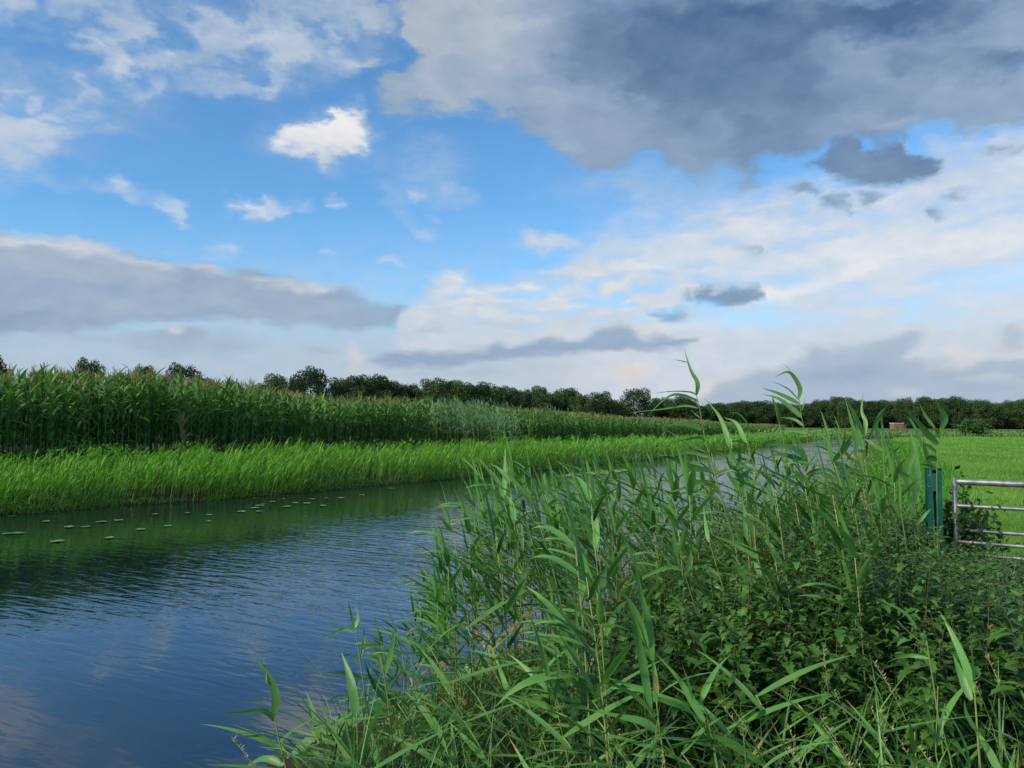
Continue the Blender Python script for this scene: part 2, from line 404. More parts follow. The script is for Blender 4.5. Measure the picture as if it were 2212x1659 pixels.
def flat_blades(base, az, e0, droop, L, W, nseg=3, tint=.5, geo=None, mat=0, prof=P_GRASS, power=1.5):
    """cheap two-edge strips for grass seen from afar"""
    base = np.atleast_2d(np.asarray(base, float)); n = len(base)
    f = lambda a: np.broadcast_to(np.asarray(a, float), (n,))
    az, e0, droop, L, W, tint = map(f, (az, e0, droop, L, W, tint))
    t = np.linspace(0, 1, nseg + 1)
    ang = e0[:, None] - droop[:, None] * t[None] ** power
    tm = (ang[:, :-1] + ang[:, 1:]) / 2
    step = (L / nseg)[:, None]
    hx = np.concatenate([np.zeros((n, 1)), np.cumsum(np.cos(tm) * step, 1)], 1)
    hz = np.concatenate([np.zeros((n, 1)), np.cumsum(np.sin(tm) * step, 1)], 1)
    d = np.stack([np.cos(az), np.sin(az), 0 * az], 1)
    c = base[:, None] + hx[..., None] * d[:, None] + hz[..., None] * np.array([0, 0, 1.])
    sa = az + RNG.uniform(-1.2, 1.2, n)
    s = np.stack([-np.sin(sa), np.cos(sa), 0 * az], 1)[:, None]
    w = (W[:, None] * prof(t)[None] / 2)[..., None]
    V = np.stack([c + s * w, c - s * w], 2).reshape(-1, 3)
    k = np.arange(nseg)
    q = np.stack([2 * k, 2 * k + 1, 2 * k + 3, 2 * k + 2], 1)
    Q = (q[None] + (np.arange(n) * 2 * (nseg + 1))[:, None, None]).reshape(-1, 4)
    geo.add(V, Q, np.repeat(tint, 2 * (nseg + 1)), mat)

def tube(pts, rad, sides=5, geo=None, tint=.5, mat=0, cap=True):
    pts = np.asarray(pts, float); n = len(pts)
    rad = np.broadcast_to(np.asarray(rad, float), (n,))
    tan = unit(np.gradient(pts, axis=0))
    ref = np.array([0, 0, 1.]) if abs(tan[0, 2]) < .9 else np.array([1., 0, 0])
    a = unit(np.cross(tan, ref)); b = np.cross(tan, a)
    th = np.arange(sides) * 2 * math.pi / sides
    V = pts[:, None] + rad[:, None, None] * (np.cos(th)[None, :, None] * a[:, None] + np.sin(th)[None, :, None] * b[:, None])
    Q = []
    for i in range(n - 1):
        for j in range(sides):
            k = (j + 1) % sides
            Q.append((i * sides + j, i * sides + k, (i + 1) * sides + k, (i + 1) * sides + j))
    V = V.reshape(-1, 3)
    if cap:
        V = np.concatenate([V, pts[:1], pts[-1:]]); c0, c1 = n * sides, n * sides + 1
        for j in range(sides):
            k = (j + 1) % sides
            # degenerate-free caps as thin quads are avoided: use triangles flagged by -1
            Q.append((c0, k, j, -10 ** 9)); Q.append((c1, (n - 1) * sides + j, (n - 1) * sides + k, -10 ** 9))
    geo.add(V, Q, tint, mat)

def box(geo, c, s, mat=0, rot=0., tint=.5):
    c = np.asarray(c, float); s = np.asarray(s, float) / 2
    v = np.array([[x, y, z] for x in (-1, 1) for y in (-1, 1) for z in (-1, 1)], float) * s
    cr_, sr = math.cos(rot), math.sin(rot)
    v = v @ np.array([[cr_, sr, 0], [-sr, cr_, 0], [0, 0, 1]]) + c
    geo.add(v, [(0, 1, 3, 2), (4, 6, 7, 5), (0, 4, 5, 1), (2, 3, 7, 6), (0, 2, 6, 4), (1, 5, 7, 3)], tint, mat)

def scatter_into(geo, proto, locs, rots, scales, tints=None, tilt=None):
    """copies of one plant's arrays written into a single mass of vegetation"""
    v, q, t, m_ = proto
    n = len(locs)
    if n == 0: return
    c, s = np.cos(rots), np.sin(rots)
    sc3 = np.asarray(scales, float)
    if sc3.ndim == 1: sc3 = np.stack([sc3] * 3, 1)
    V = v[None] * sc3[:, None]
    x = V[..., 0] * c[:, None] - V[..., 1] * s[:, None]
    y = V[..., 0] * s[:, None] + V[..., 1] * c[:, None]
    z = V[..., 2]
    if tilt is not None:
        x = x + z * tilt[:, None, 0]; y = y + z * tilt[:, None, 1]
    V = np.stack([x, y, z], -1) + locs[:, None]
    Q = np.where(q[None] < 0, -10 ** 9, q[None] + (np.arange(n) * len(v))[:, None, None])
    T = np.broadcast_to(t, (n, len(t))).copy()
    if tints is not None: T = T + tints[:, None]
    geo.add(V.reshape(-1, 3), Q.reshape(-1, 4), T.ravel(), np.tile(m_, n))

# ------------------------------------------------------------------ materials
def newmat(name):
    m_ = bpy.data.materials.new(name); m_.use_nodes = True
    nt = m_.node_tree; nt.nodes.clear()
    return m_, nt

def leaf_mat(name, dark, light, rough=.5, trans=.35, odd=None, spec=.35, streak=0., objvar=.35):
    """plant tissue: principled leaf with light passing through, tint per leaf and per plant"""
    m_, nt = newmat(name); N, L = nt.nodes.new, nt.links.new
    at = N('ShaderNodeAttribute'); at.attribute_name = 'tint'
    oi = N('ShaderNodeObjectInfo')
    a = N('ShaderNodeMath'); a.operation = 'MULTIPLY_ADD'; L(oi.outputs['Random'], a.inputs[0]); a.inputs[1].default_value = objvar; L(at.outputs['Fac'], a.inputs[2])
    b = N('ShaderNodeMath'); b.operation = 'SUBTRACT'; b.use_clamp = True; L(a.outputs[0], b.inputs[0]); b.inputs[1].default_value = objvar / 2
    geo = N('ShaderNodeNewGeometry')
    nz = N('ShaderNodeTexNoise'); nz.inputs['Scale'].default_value = 9; nz.inputs['Detail'].default_value = 3; L(geo.outputs['Position'], nz.inputs['Vector'])
    c = N('ShaderNodeMath'); c.operation = 'MULTIPLY_ADD'; L(nz.outputs[0], c.inputs[0]); c.inputs[1].default_value = .45; L(b.outputs[0], c.inputs[2])
    d = N('ShaderNodeMath'); d.operation = 'SUBTRACT'; d.use_clamp = True; L(c.outputs[0], d.inputs[0]); d.inputs[1].default_value = .22
    cr = N('ShaderNodeValToRGB'); L(d.outputs[0], cr.inputs[0])
    e = cr.color_ramp.elements; e[0].color = (*dark, 1); e[1].color = (*light, 1)
    if odd:
        e[1].position = .9
        q = e.new(.97); q.color = (*odd, 1)
    p = N('ShaderNodeBsdfPrincipled'); L(cr.outputs[0], p.inputs['Base Color']); p.inputs['Roughness'].default_value = rough
    p.inputs['Specular IOR Level'].default_value = spec
    t = N('ShaderNodeBsdfTranslucent')
    g = N('ShaderNodeMix'); g.data_type = 'RGBA'; g.blend_type = 'MULTIPLY'; g.inputs[0].default_value = 1
    L(cr.outputs[0], g.inputs[6]); g.inputs[7].default_value = (1.25, 1.35, .6, 1); L(g.outputs[2], t.inputs[0])
    mx = N('ShaderNodeMixShader'); mx.inputs[0].default_value = trans; L(p.outputs[0], mx.inputs[1]); L(t.outputs[0], mx.inputs[2])
    out = N('ShaderNodeOutputMaterial'); L(mx.outputs[0], out.inputs[0])
    return m_

def plain_mat(name, c1, c2, rough=.7, metal=0., scale=20, bump=.0, det=5, spec=.4, coord='Object'):
    m_, nt = newmat(name); N, L = nt.nodes.new, nt.links.new
    tc = N('ShaderNodeTexCoord')
    nz = N('ShaderNodeTexNoise'); nz.inputs['Scale'].default_value = scale; nz.inputs['Detail'].default_value = det; L(tc.outputs[coord], nz.inputs['Vector'])
    cr = N('ShaderNodeValToRGB'); L(nz.outputs[0], cr.inputs[0]); e = cr.color_ramp.elements
    e[0].position, e[1].position = .3, .7; e[0].color = (*c1, 1); e[1].color = (*c2, 1)
    p = N('ShaderNodeBsdfPrincipled'); L(cr.outputs[0], p.inputs['Base Color']); p.inputs['Roughness'].default_value = rough
    p.inputs['Metallic'].default_value = metal; p.inputs['Specular IOR Level'].default_value = spec
    if bump:
        bp = N('ShaderNodeBump'); bp.inputs['Strength'].default_value = bump; bp.inputs['Distance'].default_value = .01; L(nz.outputs[0], bp.inputs['Height']); L(bp.outputs[0], p.inputs['Normal'])
    out = N('ShaderNodeOutputMaterial'); L(p.outputs[0], out.inputs[0])
    return m_

M_REED = leaf_mat('reed_leaf', (.022, .080, .022), (.19, .42, .10), rough=.42, trans=.3, odd=(.42, .30, .12))
M_STEM = leaf_mat('reed_stem', (.13, .20, .05), (.28, .33, .10), rough=.5, trans=.08)
M_NETTLE = leaf_mat('nettle_leaf', (.009, .036, .008), (.11, .26, .040), rough=.5, trans=.18)
M_NSTEM = leaf_mat('nettle_stem', (.025, .045, .018), (.08, .10, .035), rough=.6, trans=.0)
M_TASSEL = leaf_mat('nettle_flowers', (.045, .075, .02), (.14, .15, .045), rough=.8, trans=.2)
M_SEED = leaf_mat('dry_seed_heads', (.30, .22, .11), (.50, .40, .22), rough=.8, trans=.15)
M_BANK = leaf_mat('young_reed_leaf', (.055, .20, .018), (.185, .44, .048), rough=.5, trans=.42)
M_BANKSTEM = leaf_mat('young_reed_stem', (.07, .18, .025), (.22, .34, .07), rough=.6, trans=.1)
M_CORN = leaf_mat('corn_leaf', (.034, .115, .026), (.19, .40, .08), rough=.4, trans=.24, spec=.5)
M_CSTEM = leaf_mat('corn_stem', (.10, .17, .04), (.26, .30, .10), rough=.5, trans=.0)
M_CTASSEL = leaf_mat('corn_tassel', (.17, .15, .06), (.36, .28, .12), rough=.8, trans=.2)
M_DEAD = leaf_mat('dry_corn', (.30, .20, .09), (.52, .40, .22), rough=.8, trans=.2)
M_PALE = leaf_mat('pale_reed_leaf', (.08, .20, .08), (.20, .38, .17), rough=.45, trans=.3)
M_LAWN = leaf_mat('meadow_blade', (.11, .255, .032), (.24, .42, .075), rough=.5, trans=.4)
M_TREE = leaf_mat('tree_leaf', (.014, .038, .011), (.085, .15, .04), rough=.6, trans=.2, objvar=.5)
M_SHRUB = leaf_mat('shrub_leaf', (.025, .07, .015), (.08, .17, .035), rough=.5, trans=.3)
M_BARK = plain_mat('bark', (.05, .042, .032), (.11, .09, .07), rough=.9, scale=6, bump=.4)
M_PAD = leaf_mat('lily_pad', (.07, .15, .03), (.22, .33, .09), rough=.35, trans=.0)
M_ALGAE = leaf_mat('floating_weed', (.16, .22, .05), (.36, .36, .10), rough=.7, trans=.0)
M_STEEL = plain_mat('galvanised_steel', (.12, .13, .13), (.34, .35, .34), rough=.5, metal=.6, scale=14, bump=.08)
M_GREEN = plain_mat('green_paint', (.006, .075, .050), (.010, .115, .08), rough=.45, scale=9)
M_BRICK = plain_mat('brick', (.20, .095, .06), (.32, .17, .11), rough=.9, scale=8)
M_ROOF = plain_mat('pale_roof', (.35, .33, .31), (.48, .45, .42), rough=.8, scale=4)

def ground_mat():
    m_, nt = newmat('ground_soil_and_grass'); N, L = nt.nodes.new, nt.links.new
    geo = N('ShaderNodeNewGeometry'); at = N('ShaderNodeAttribute'); at.attribute_name = 'tint'
    def noise(s, d, r=.6, st=None):
        n = N('ShaderNodeTexNoise'); n.inputs['Scale'].default_value = s; n.inputs['Detail'].default_value = d; n.inputs['Roughness'].default_value = r
        mp = N('ShaderNodeMapping'); mp.inputs['Scale'].default_value = st or (1, 1, 1); L(geo.outputs['Position'], mp.inputs[0]); L(mp.outputs[0], n.inputs['Vector']); return n.outputs[0]
    big, mid, fine = noise(.12, 5), noise(1.3, 6), noise(22, 5, .7)
    def ramp(f, p0, c0, p1, c1):
        c = N('ShaderNodeValToRGB'); L(f, c.inputs[0]); e = c.color_ramp.elements; e[0].position, e[1].position = p0, p1; e[0].color = (*c0, 1); e[1].color = (*c1, 1); return c.outputs[0]
    def mix(f, a, b, bt='MIX'):
        n = N('ShaderNodeMix'); n.data_type = 'RGBA'; n.blend_type = bt
        if isinstance(f, float): n.inputs[0].default_value = f
        else: L(f, n.inputs[0])
        L(a, n.inputs[6]); L(b, n.inputs[7]); return n.outputs[2]
    lawn = mix(ramp(mid, .35, (0, 0, 0), .7, (1, 1, 1)), ramp(big, .3, (.11, .24, .03), .7, (.15, .29, .04)), ramp(fine, .3, (.14, .28, .04), .7, (.19, .35, .06)))
    soil = ramp(mid, .3, (.022, .026, .012), .7, (.06, .05, .028))
    s = N('ShaderNodeMapRange'); L(at.outputs['Fac'], s.inputs[0]); s.inputs[1].default_value = .35; s.inputs[2].default_value = .65
    col = mix(s.outputs[0], soil, lawn)
    p = N('ShaderNodeBsdfPrincipled'); L(col, p.inputs['Base Color']); p.inputs['Roughness'].default_value = .9; p.inputs['Specular IOR Level'].default_value = .15
    bp = N('ShaderNodeBump'); bp.inputs['Strength'].default_value = .7; bp.inputs['Distance'].default_value = .06; L(fine, bp.inputs['Height']); L(bp.outputs[0], p.inputs['Normal'])
    out = N('ShaderNodeOutputMaterial'); L(p.outputs[0], out.inputs[0])
    return m_

CREST = math.atan2(-.47, .88)     # heading of the wave crests, across the canal
def water_mat():
    m_, nt = newmat('canal_water'); N, L = nt.nodes.new, nt.links.new
    geo = N('ShaderNodeNewGeometry')
    def noise(scx, scy, scale, det, rough, rot=0., dist=0.):
        mp = N('ShaderNodeMapping'); mp.vector_type = 'TEXTURE'; mp.inputs['Rotation'].default_value = (0, 0, CREST + rot); mp.inputs['Scale'].default_value = (scx, scy, 1)
        L(geo.outputs['Position'], mp.inputs[0])
        n = N('ShaderNodeTexNoise'); n.inputs['Scale'].default_value = scale; n.inputs['Detail'].default_value = det; n.inputs['Roughness'].default_value = rough; n.inputs['Distortion'].default_value = dist
        L(mp.outputs[0], n.inputs['Vector']); return n.outputs[0]
    def m(op, a, b, clamp=False):
        n = N('ShaderNodeMath'); n.operation = op; n.use_clamp = clamp
        for i, v in enumerate((a, b)):
            if isinstance(v, (int, float)): n.inputs[i].default_value = v
            else: L(v, n.inputs[i])
        return n.outputs[0]
    rip = noise(4.2, 1, 7.5, 2, .5, 0, .3)          # ripples about 20 cm apart, long-crested
    rip2 = noise(2.6, 1, 19.0, 2, .55, .35)
    swell = noise(2.5, 1, .9, 2, .5, -.2)
    gust = noise(2.0, 1, .16, 3, .55, .5)
    sx = N('ShaderNodeSeparateXYZ'); L(geo.outputs['Position'], sx.inputs[0])
    # calmer water close to the near end, more wind out on the open reach
    open_ = N('ShaderNodeMapRange'); L(sx.outputs[1], open_.inputs[0]); open_.inputs[1].default_value = 5.5; open_.inputs[2].default_value = 15; open_.inputs[3].default_value = .16; open_.inputs[4].default_value = 2.0
    lee = N('ShaderNodeAttribute'); lee.attribute_name = 'tint'
    amp = m('MULTIPLY', m('MULTIPLY', open_.outputs[0], m('MULTIPLY', m('MULTIPLY', gust, gust), 3.6)), lee.outputs['Fac'])
    h = m('ADD', m('MULTIPLY', rip, .0135), m('MULTIPLY', rip2, .0022))
    h = m('ADD', m('MULTIPLY', h, amp), m('MULTIPLY', swell, .006))
    bp = N('ShaderNodeBump'); bp.inputs['Strength'].default_value = 1; bp.inputs['Distance'].default_value = 1.0; L(h, bp.inputs['Height'])
    p = N('ShaderNodeBsdfPrincipled'); p.inputs['Base Color'].default_value = (.004, .012, .018, 1); p.inputs['Roughness'].default_value = .03; p.inputs['IOR'].default_value = 1.68; p.inputs['Specular Tint'].default_value = (.78, .95, 1.15, 1)
    p.inputs['Specular IOR Level'].default_value = .5
    L(bp.outputs[0], p.inputs['Normal'])
    out = N('ShaderNodeOutputMaterial'); L(p.outputs[0], out.inputs[0])
    return m_

# ------------------------------------------------------------------ the lie of the land (water level is z = 0)
NEAR = np.array([(-62, -90), (-4.1, 0), (-.95, 5.1), (5.0, 14.6), (13, 29), (29, 62), (52, 108), (66, 134), (88, 152), (140, 166), (400, 178), (1500, 200)], float)
FAR = np.array([(-90, -86), (-11.1, 16.2), (-7.1, 20.9), (-.2, 31.5), (11.4, 52), (34.5, 96), (46, 118), (58, 142), (76, 160), (120, 176), (400, 190), (1500, 214)], float)
Z_NEAR, Z_FAR = .45, 1.0

def pl_dist(P, line):
    d = np.full(len(P), 1e9)
    for a, b in zip(line[:-1], line[1:]):
        ab = b - a; t = np.clip(((P - a) @ ab) / (ab @ ab), 0, 1)
        d = np.minimum(d, np.linalg.norm(P - a - t[:, None] * ab, axis=1))
    return d

def in_poly(P, poly):
    ins = np.zeros(len(P), bool)
    for i in range(len(poly)):
        x0, y0 = poly[i]; x1, y1 = poly[(i + 1) % len(poly)]
        if y0 == y1: continue
        ins ^= ((y0 > P[:, 1]) != (y1 > P[:, 1])) & (P[:, 0] < (x1 - x0) * (P[:, 1] - y0) / (y1 - y0) + x0)
    return ins
CHAN = np.concatenate([NEAR, FAR[::-1]])

def land(P):
    """ground height, side (True = near side) and signed distance from the water's edge"""
    P = np.atleast_2d(np.asarray(P, float))[:, :2]
    w = fbm(P[:, 0] * .9, P[:, 1] * .9, 3, 5) - .5
    dn, df = pl_dist(P, NEAR), pl_dist(P, FAR)
    ins = in_poly(P, CHAN)
    near = dn < df
    d = np.where(near, dn, df) * np.where(ins, -1, 1) + w * .5
    zf = np.interp(P[:, 1], [24, 60, 90, 170], [Z_FAR, .75, .7, .4])
    z = np.where(near, Z_NEAR * sstep(-.1, 1.5, d), zf * sstep(-.1, 4.6, d))
    z = np.where(d < 0, -.75 * sstep(0, 1.6, -d), z + .01)
    z = z + np.where(d > .3, (fbm(P[:, 0] * .5, P[:, 1] * .5, 3, 9) - .5) * .07, 0)
    return z, near, d

def build_ground():
    n = 620
    t = np.linspace(-1, 1, n); k = 9.2
    g = np.sinh(t * k) / math.sinh(k) * 2600
    gx, gy = np.meshgrid(g + 4, g + 14, indexing='xy')
    P = np.stack([gx.ravel(), gy.ravel()], 1)
    z, near, d = land(P)
    th = np.interp(P[:, 1], [8, 25], [3.0, 1.7])
    tint = np.where(near, sstep(th, th + .7, d), 0.)
    tint = np.where(near & (P[:, 1] < 4.5), 0., tint)
    V = np.column_stack([P, z])
    i = np.arange(n - 1)
    a = (i[:, None] * n + i[None]).ravel()
    Q = np.stack([a, a + 1, a + n + 1, a + n], 1)
    me = mesh_from('ground', V, Q, tint, np.zeros(len(Q), int), [ground_mat()])
    tag(obj('ground', me), kind='structure')
build_ground()

def build_water():
    # a sheet slightly wider than the channel: columns across, rows along
    U, S = 26, 260
    s = np.linspace(0, 1, S) ** 1.0
    def resample(l):
        seg = np.linalg.norm(np.diff(l, axis=0), axis=1); c = np.concatenate([[0], np.cumsum(seg)]); 
        tt = np.concatenate([np.linspace(0, c[-4], S - 30), np.linspace(c[-4], c[-1], 31)[1:]])
        return np.column_stack([np.interp(tt, c, l[:, 0]), np.interp(tt, c, l[:, 1])])[:S]
    n, f = resample(NEAR), resample(FAR)
    m_ = min(len(n), len(f)); n, f = n[:m_], f[:m_]
    e = unit(f - n)
    n2, f2 = n - e * 1.2, f + e * 1.2
    u = np.linspace(0, 1, U)
    V = n2[:, None] * (1 - u[None, :, None]) + f2[:, None] * u[None, :, None]
    V = np.concatenate([V, np.zeros((m_, U, 1))], 2).reshape(-1, 3)
    df = pl_dist(V[:, :2], FAR)
    lee = np.interp(df, [0, 3.0, 6.0, 9.0, 12.0], [.30, .32, .45, .85, 1.3])
    i = np.arange(m_ - 1); j = np.arange(U - 1)
    a = (i[:, None] * U + j[None]).ravel()
    Q = np.stack([a, a + 1, a + U + 1, a + U], 1)
    me = mesh_from('water', V, Q, lee, np.zeros(len(Q), int), [water_mat()])
    tag(obj('water', me), kind='structure')
build_water()
#@@VEG
# ------------------------------------------------------------------ plant forms
LEFT = math.pi
def spline(pts, n):
    """smooth path through control points"""
    p = np.asarray(pts, float); p = np.vstack([2 * p[0] - p[1], p, 2 * p[-1] - p[-2]])
    out = []
    for i in range(1, len(p) - 2):
        for t in np.linspace(0, 1, n, endpoint=False):
            out.append(.5 * (2 * p[i] + (p[i + 1] - p[i - 1]) * t + (2 * p[i - 1] - 5 * p[i] + 4 * p[i + 1] - p[i + 2]) * t * t + (3 * p[i] - p[i - 1] - 3 * p[i + 1] + p[i + 2]) * t ** 3))
    out.append(p[-2]); return np.array(out)

def reed_proto(H, seed, dense=1.0):
    r = np.random.default_rng(seed)
    lean = r.uniform(.05, .20) * H; ly = r.uniform(-.06, .06) * H
    t = np.linspace(0, 1, 7)
    pts = np.column_stack([-lean * t ** 1.8, ly * t ** 1.5, H * t])
    g1, g2 = Geo(), Geo()
    tube(pts, np.interp(t, [0, 1], [.0050, .0024]), 5, g1, tint=r.uniform(.2, .8))
    n = int(r.integers(8, 12) * dense)
    tt = np.linspace(.34, .985, n) + r.uniform(-.015, .015, n)
    base = np.column_stack([np.interp(tt, t, pts[:, i]) for i in range(3)])
    side = np.where(np.arange(n) % 2 == 0, 0, math.pi)
    az = r.uniform(-.9, .9) + side
    # the wind pushes the leaves over to the left
    az = LEFT + (np.mod(az - LEFT + math.pi, 2 * math.pi) - math.pi) * r.uniform(.15, 1.0, n) * .8 + r.normal(0, .3, n)
    L = r.uniform(.28, .50, n) * np.interp(tt, [.2, .5, 1], [.75, 1.1, .85]) * (H / 1.8) ** .4
    W = r.uniform(.028, .048, n)
    e0 = r.uniform(.15, 1.0, n) + tt * .25
    droop = r.uniform(.1, 1.3, n)
    tint = r.uniform(.25, .75, n)
    dead = (tt < .4) & (r.random(n) < .25); tint = np.where(dead, 1.25, tint)
    e0 = np.where(dead, .2, e0); droop = np.where(dead, 1.6, droop)
    blades(base, az, e0, droop, L, W, 7, P_REED, twist=r.uniform(-1.0, 1.0, n), tint=tint, geo=g2, tip=np.where(r.random(n) < .3, .7, 0.))
    # spear of rolled young leaves at the tip
    k = 2
    blades(np.repeat(pts[-1:] - (0, 0, .03), k, 0), LEFT + r.normal(0, .6, k), r.uniform(1.2, 1.5, k), r.uniform(.05, .5, k), r.uniform(.22, .36, k), r.uniform(.016, .030, k), 6, P_REED, twist=r.uniform(-.5, .5, k), tint=.62, geo=g2)
    return g1, g2

def young_reeds(geo, P, h, lean_az=0., leaf=4, wide=1.):
    """bright young reed shoots (stem and leaves) written into one mass"""
    n = len(P)
    az = lean_az + RNG.normal(0, .5, n); e0 = RNG.uniform(1.25, 1.5, n); dr = RNG.uniform(.05, .35, n)
    flat_blades(P, az, e0, dr, h, .011 * wide, 3, tint=RNG.uniform(0, .7, n), geo=geo, mat=1, prof=lambda t: 1 - .6 * t)
    for k in range(leaf):
        f = RNG.uniform(.25, .95, n)
        b = P + np.column_stack([np.cos(az) * f * h * .16, np.sin(az) * f * h * .16, f * h * .97])
        a2 = lean_az + RNG.normal(0, .95, n)
        flat_blades(b, a2, RNG.uniform(.8, 1.35, n), RNG.uniform(.1, .9, n), RNG.uniform(.22, .42, n) * np.minimum(h, 1.2), .021 * wide, 3, tint=np.clip(RNG.normal(.5, .24, n) + (fbm(P[:, 0] * .5, P[:, 1] * .5, 3, 35) - .5) * .9 + (f - .6) * .3, 0, 1), geo=geo, mat=0, prof=P_REED)

def nettle_leaf_template(n=8):
    k = np.linspace(0, 1, n + 1)
    w = np.sin(np.pi * np.clip(k, 0, 1) ** .62) * .5
    w = w * np.where(np.arange(n + 1) % 2 == 0, 1.16, .78); w[-1] = .005; w[0] = .12
    return k, w

def nettle_leaves(geo, base, az, e0, droop, L, tint):
    k, w = nettle_leaf_template(); n = len(base); s = len(k)
    ang = e0[:, None] - droop[:, None] * k[None]
    st = (L / (s - 1))[:, None]
    hx = np.concatenate([np.zeros((n, 1)), np.cumsum(np.cos(ang[:, 1:]) * st, 1)], 1); hz = np.concatenate([np.zeros((n, 1)), np.cumsum(np.sin(ang[:, 1:]) * st, 1)], 1)
    d = np.stack([np.cos(az), np.sin(az), 0 * az], 1); sd = np.stack([-np.sin(az), np.cos(az), 0 * az], 1)
    c = base[:, None] + hx[..., None] * d[:, None] + hz[..., None] * np.array([0, 0, 1.])
    up = np.stack([-np.sin(ang) * d[:, None, 0], -np.sin(ang) * d[:, None, 1], np.cos(ang)], -1)
    ww = (L[:, None] * .52 * w[None])[..., None]
    tooth = (-(np.arange(s) % 2) * .03)[None, :, None] * L[:, None, None] * d[:, None]
    a = c + sd[:, None] * ww + up * ww * .28 + tooth; b = c - sd[:, None] * ww + up * ww * .28 + tooth
    V = np.stack([a, c, b], 2).reshape(-1, 3)
    i = np.arange(s - 1); q1 = np.stack([3 * i, 3 * i + 1, 3 * i + 4, 3 * i + 3], 1); q = np.concatenate([q1, q1 + 1])
    Q = (q[None] + (np.arange(n) * 3 * s)[:, None, None]).reshape(-1, 4)
    geo.add(V, Q, np.repeat(tint, 3 * s))

def nettle_proto(H, seed, flowers=True):
    r = np.random.default_rng(seed)
    t = np.linspace(0, 1, 8); wob = r.uniform(-.22, .22, 2)
    pts = np.column_stack([wob[0] * t ** 2 * H + .01 * np.sin(t * 7), wob[1] * t ** 2 * H, H * t])
    g1, g2, g3 = Geo(), Geo(), Geo()
    tube(pts, np.interp(t, [0, 1], [.0042, .0016]), 4, g1, tint=r.uniform(0, 1))
    nn = int(H / .066)
    tn = np.linspace(.16, 1, nn) ** .9
    B, A, E, D, L, T = [], [], [], [], [], []
    for i, f in enumerate(tn):
        p = np.array([np.interp(f, t, pts[:, c]) for c in range(3)])
        a0 = (i % 2) * math.pi / 2 + r.normal(0, .15)
        size = np.interp(f, [0, .4, .8, 1], [.065, .105, .082, .034]) * r.uniform(.7, 1.25)
        for s in (0, math.pi):
            a = a0 + s + r.normal(0, .12)
            B.append(p + .35 * size * np.array([math.cos(a), math.sin(a), .25])); A.append(a)
            E.append(r.uniform(.0, .45) if f < .93 else r.uniform(.5, .9)); D.append(r.uniform(.6, 1.2)); L.append(size)
            T.append(np.clip(r.normal(.38 + .3 * f, .14), 0, 1) if r.random() > .012 else 1.2)
            if .25 < f < .9 and r.random() < .75:       # small leaves from the axils
                for _ in range(3):
                    aa = a + r.normal(0, .7); dd = r.uniform(.015, .06)
                    B.append(p + np.array([math.cos(aa) * dd, math.sin(aa) * dd, r.uniform(0, .05)])); A.append(aa); E.append(r.uniform(-.1, .8)); D.append(r.uniform(.3, 1.1)); L.append(size * r.uniform(.35, .6)); T.append(np.clip(r.normal(.6, .15), 0, 1))
    f_ = lambda q: np.array(q, float)
    nettle_leaves(g2, f_(B), f_(A), f_(E), f_(D), f_(L), f_(T))
    # side shoots
    if flowers:
        m = 40
        ft = r.uniform(.55, .97, m); bb = np.column_stack([np.interp(ft, t, pts[:, c]) for c in range(3)])
        flat_blades(bb, r.uniform(0, 6.28, m), r.uniform(-.1, .6, m), r.uniform(.8, 1.6, m), r.uniform(.025, .055, m), .007, 4, tint=r.uniform(0, 1, m), geo=g3, prof=lambda q: .6 + .4 * np.sin(q * 31))
    return g1, g2, g3

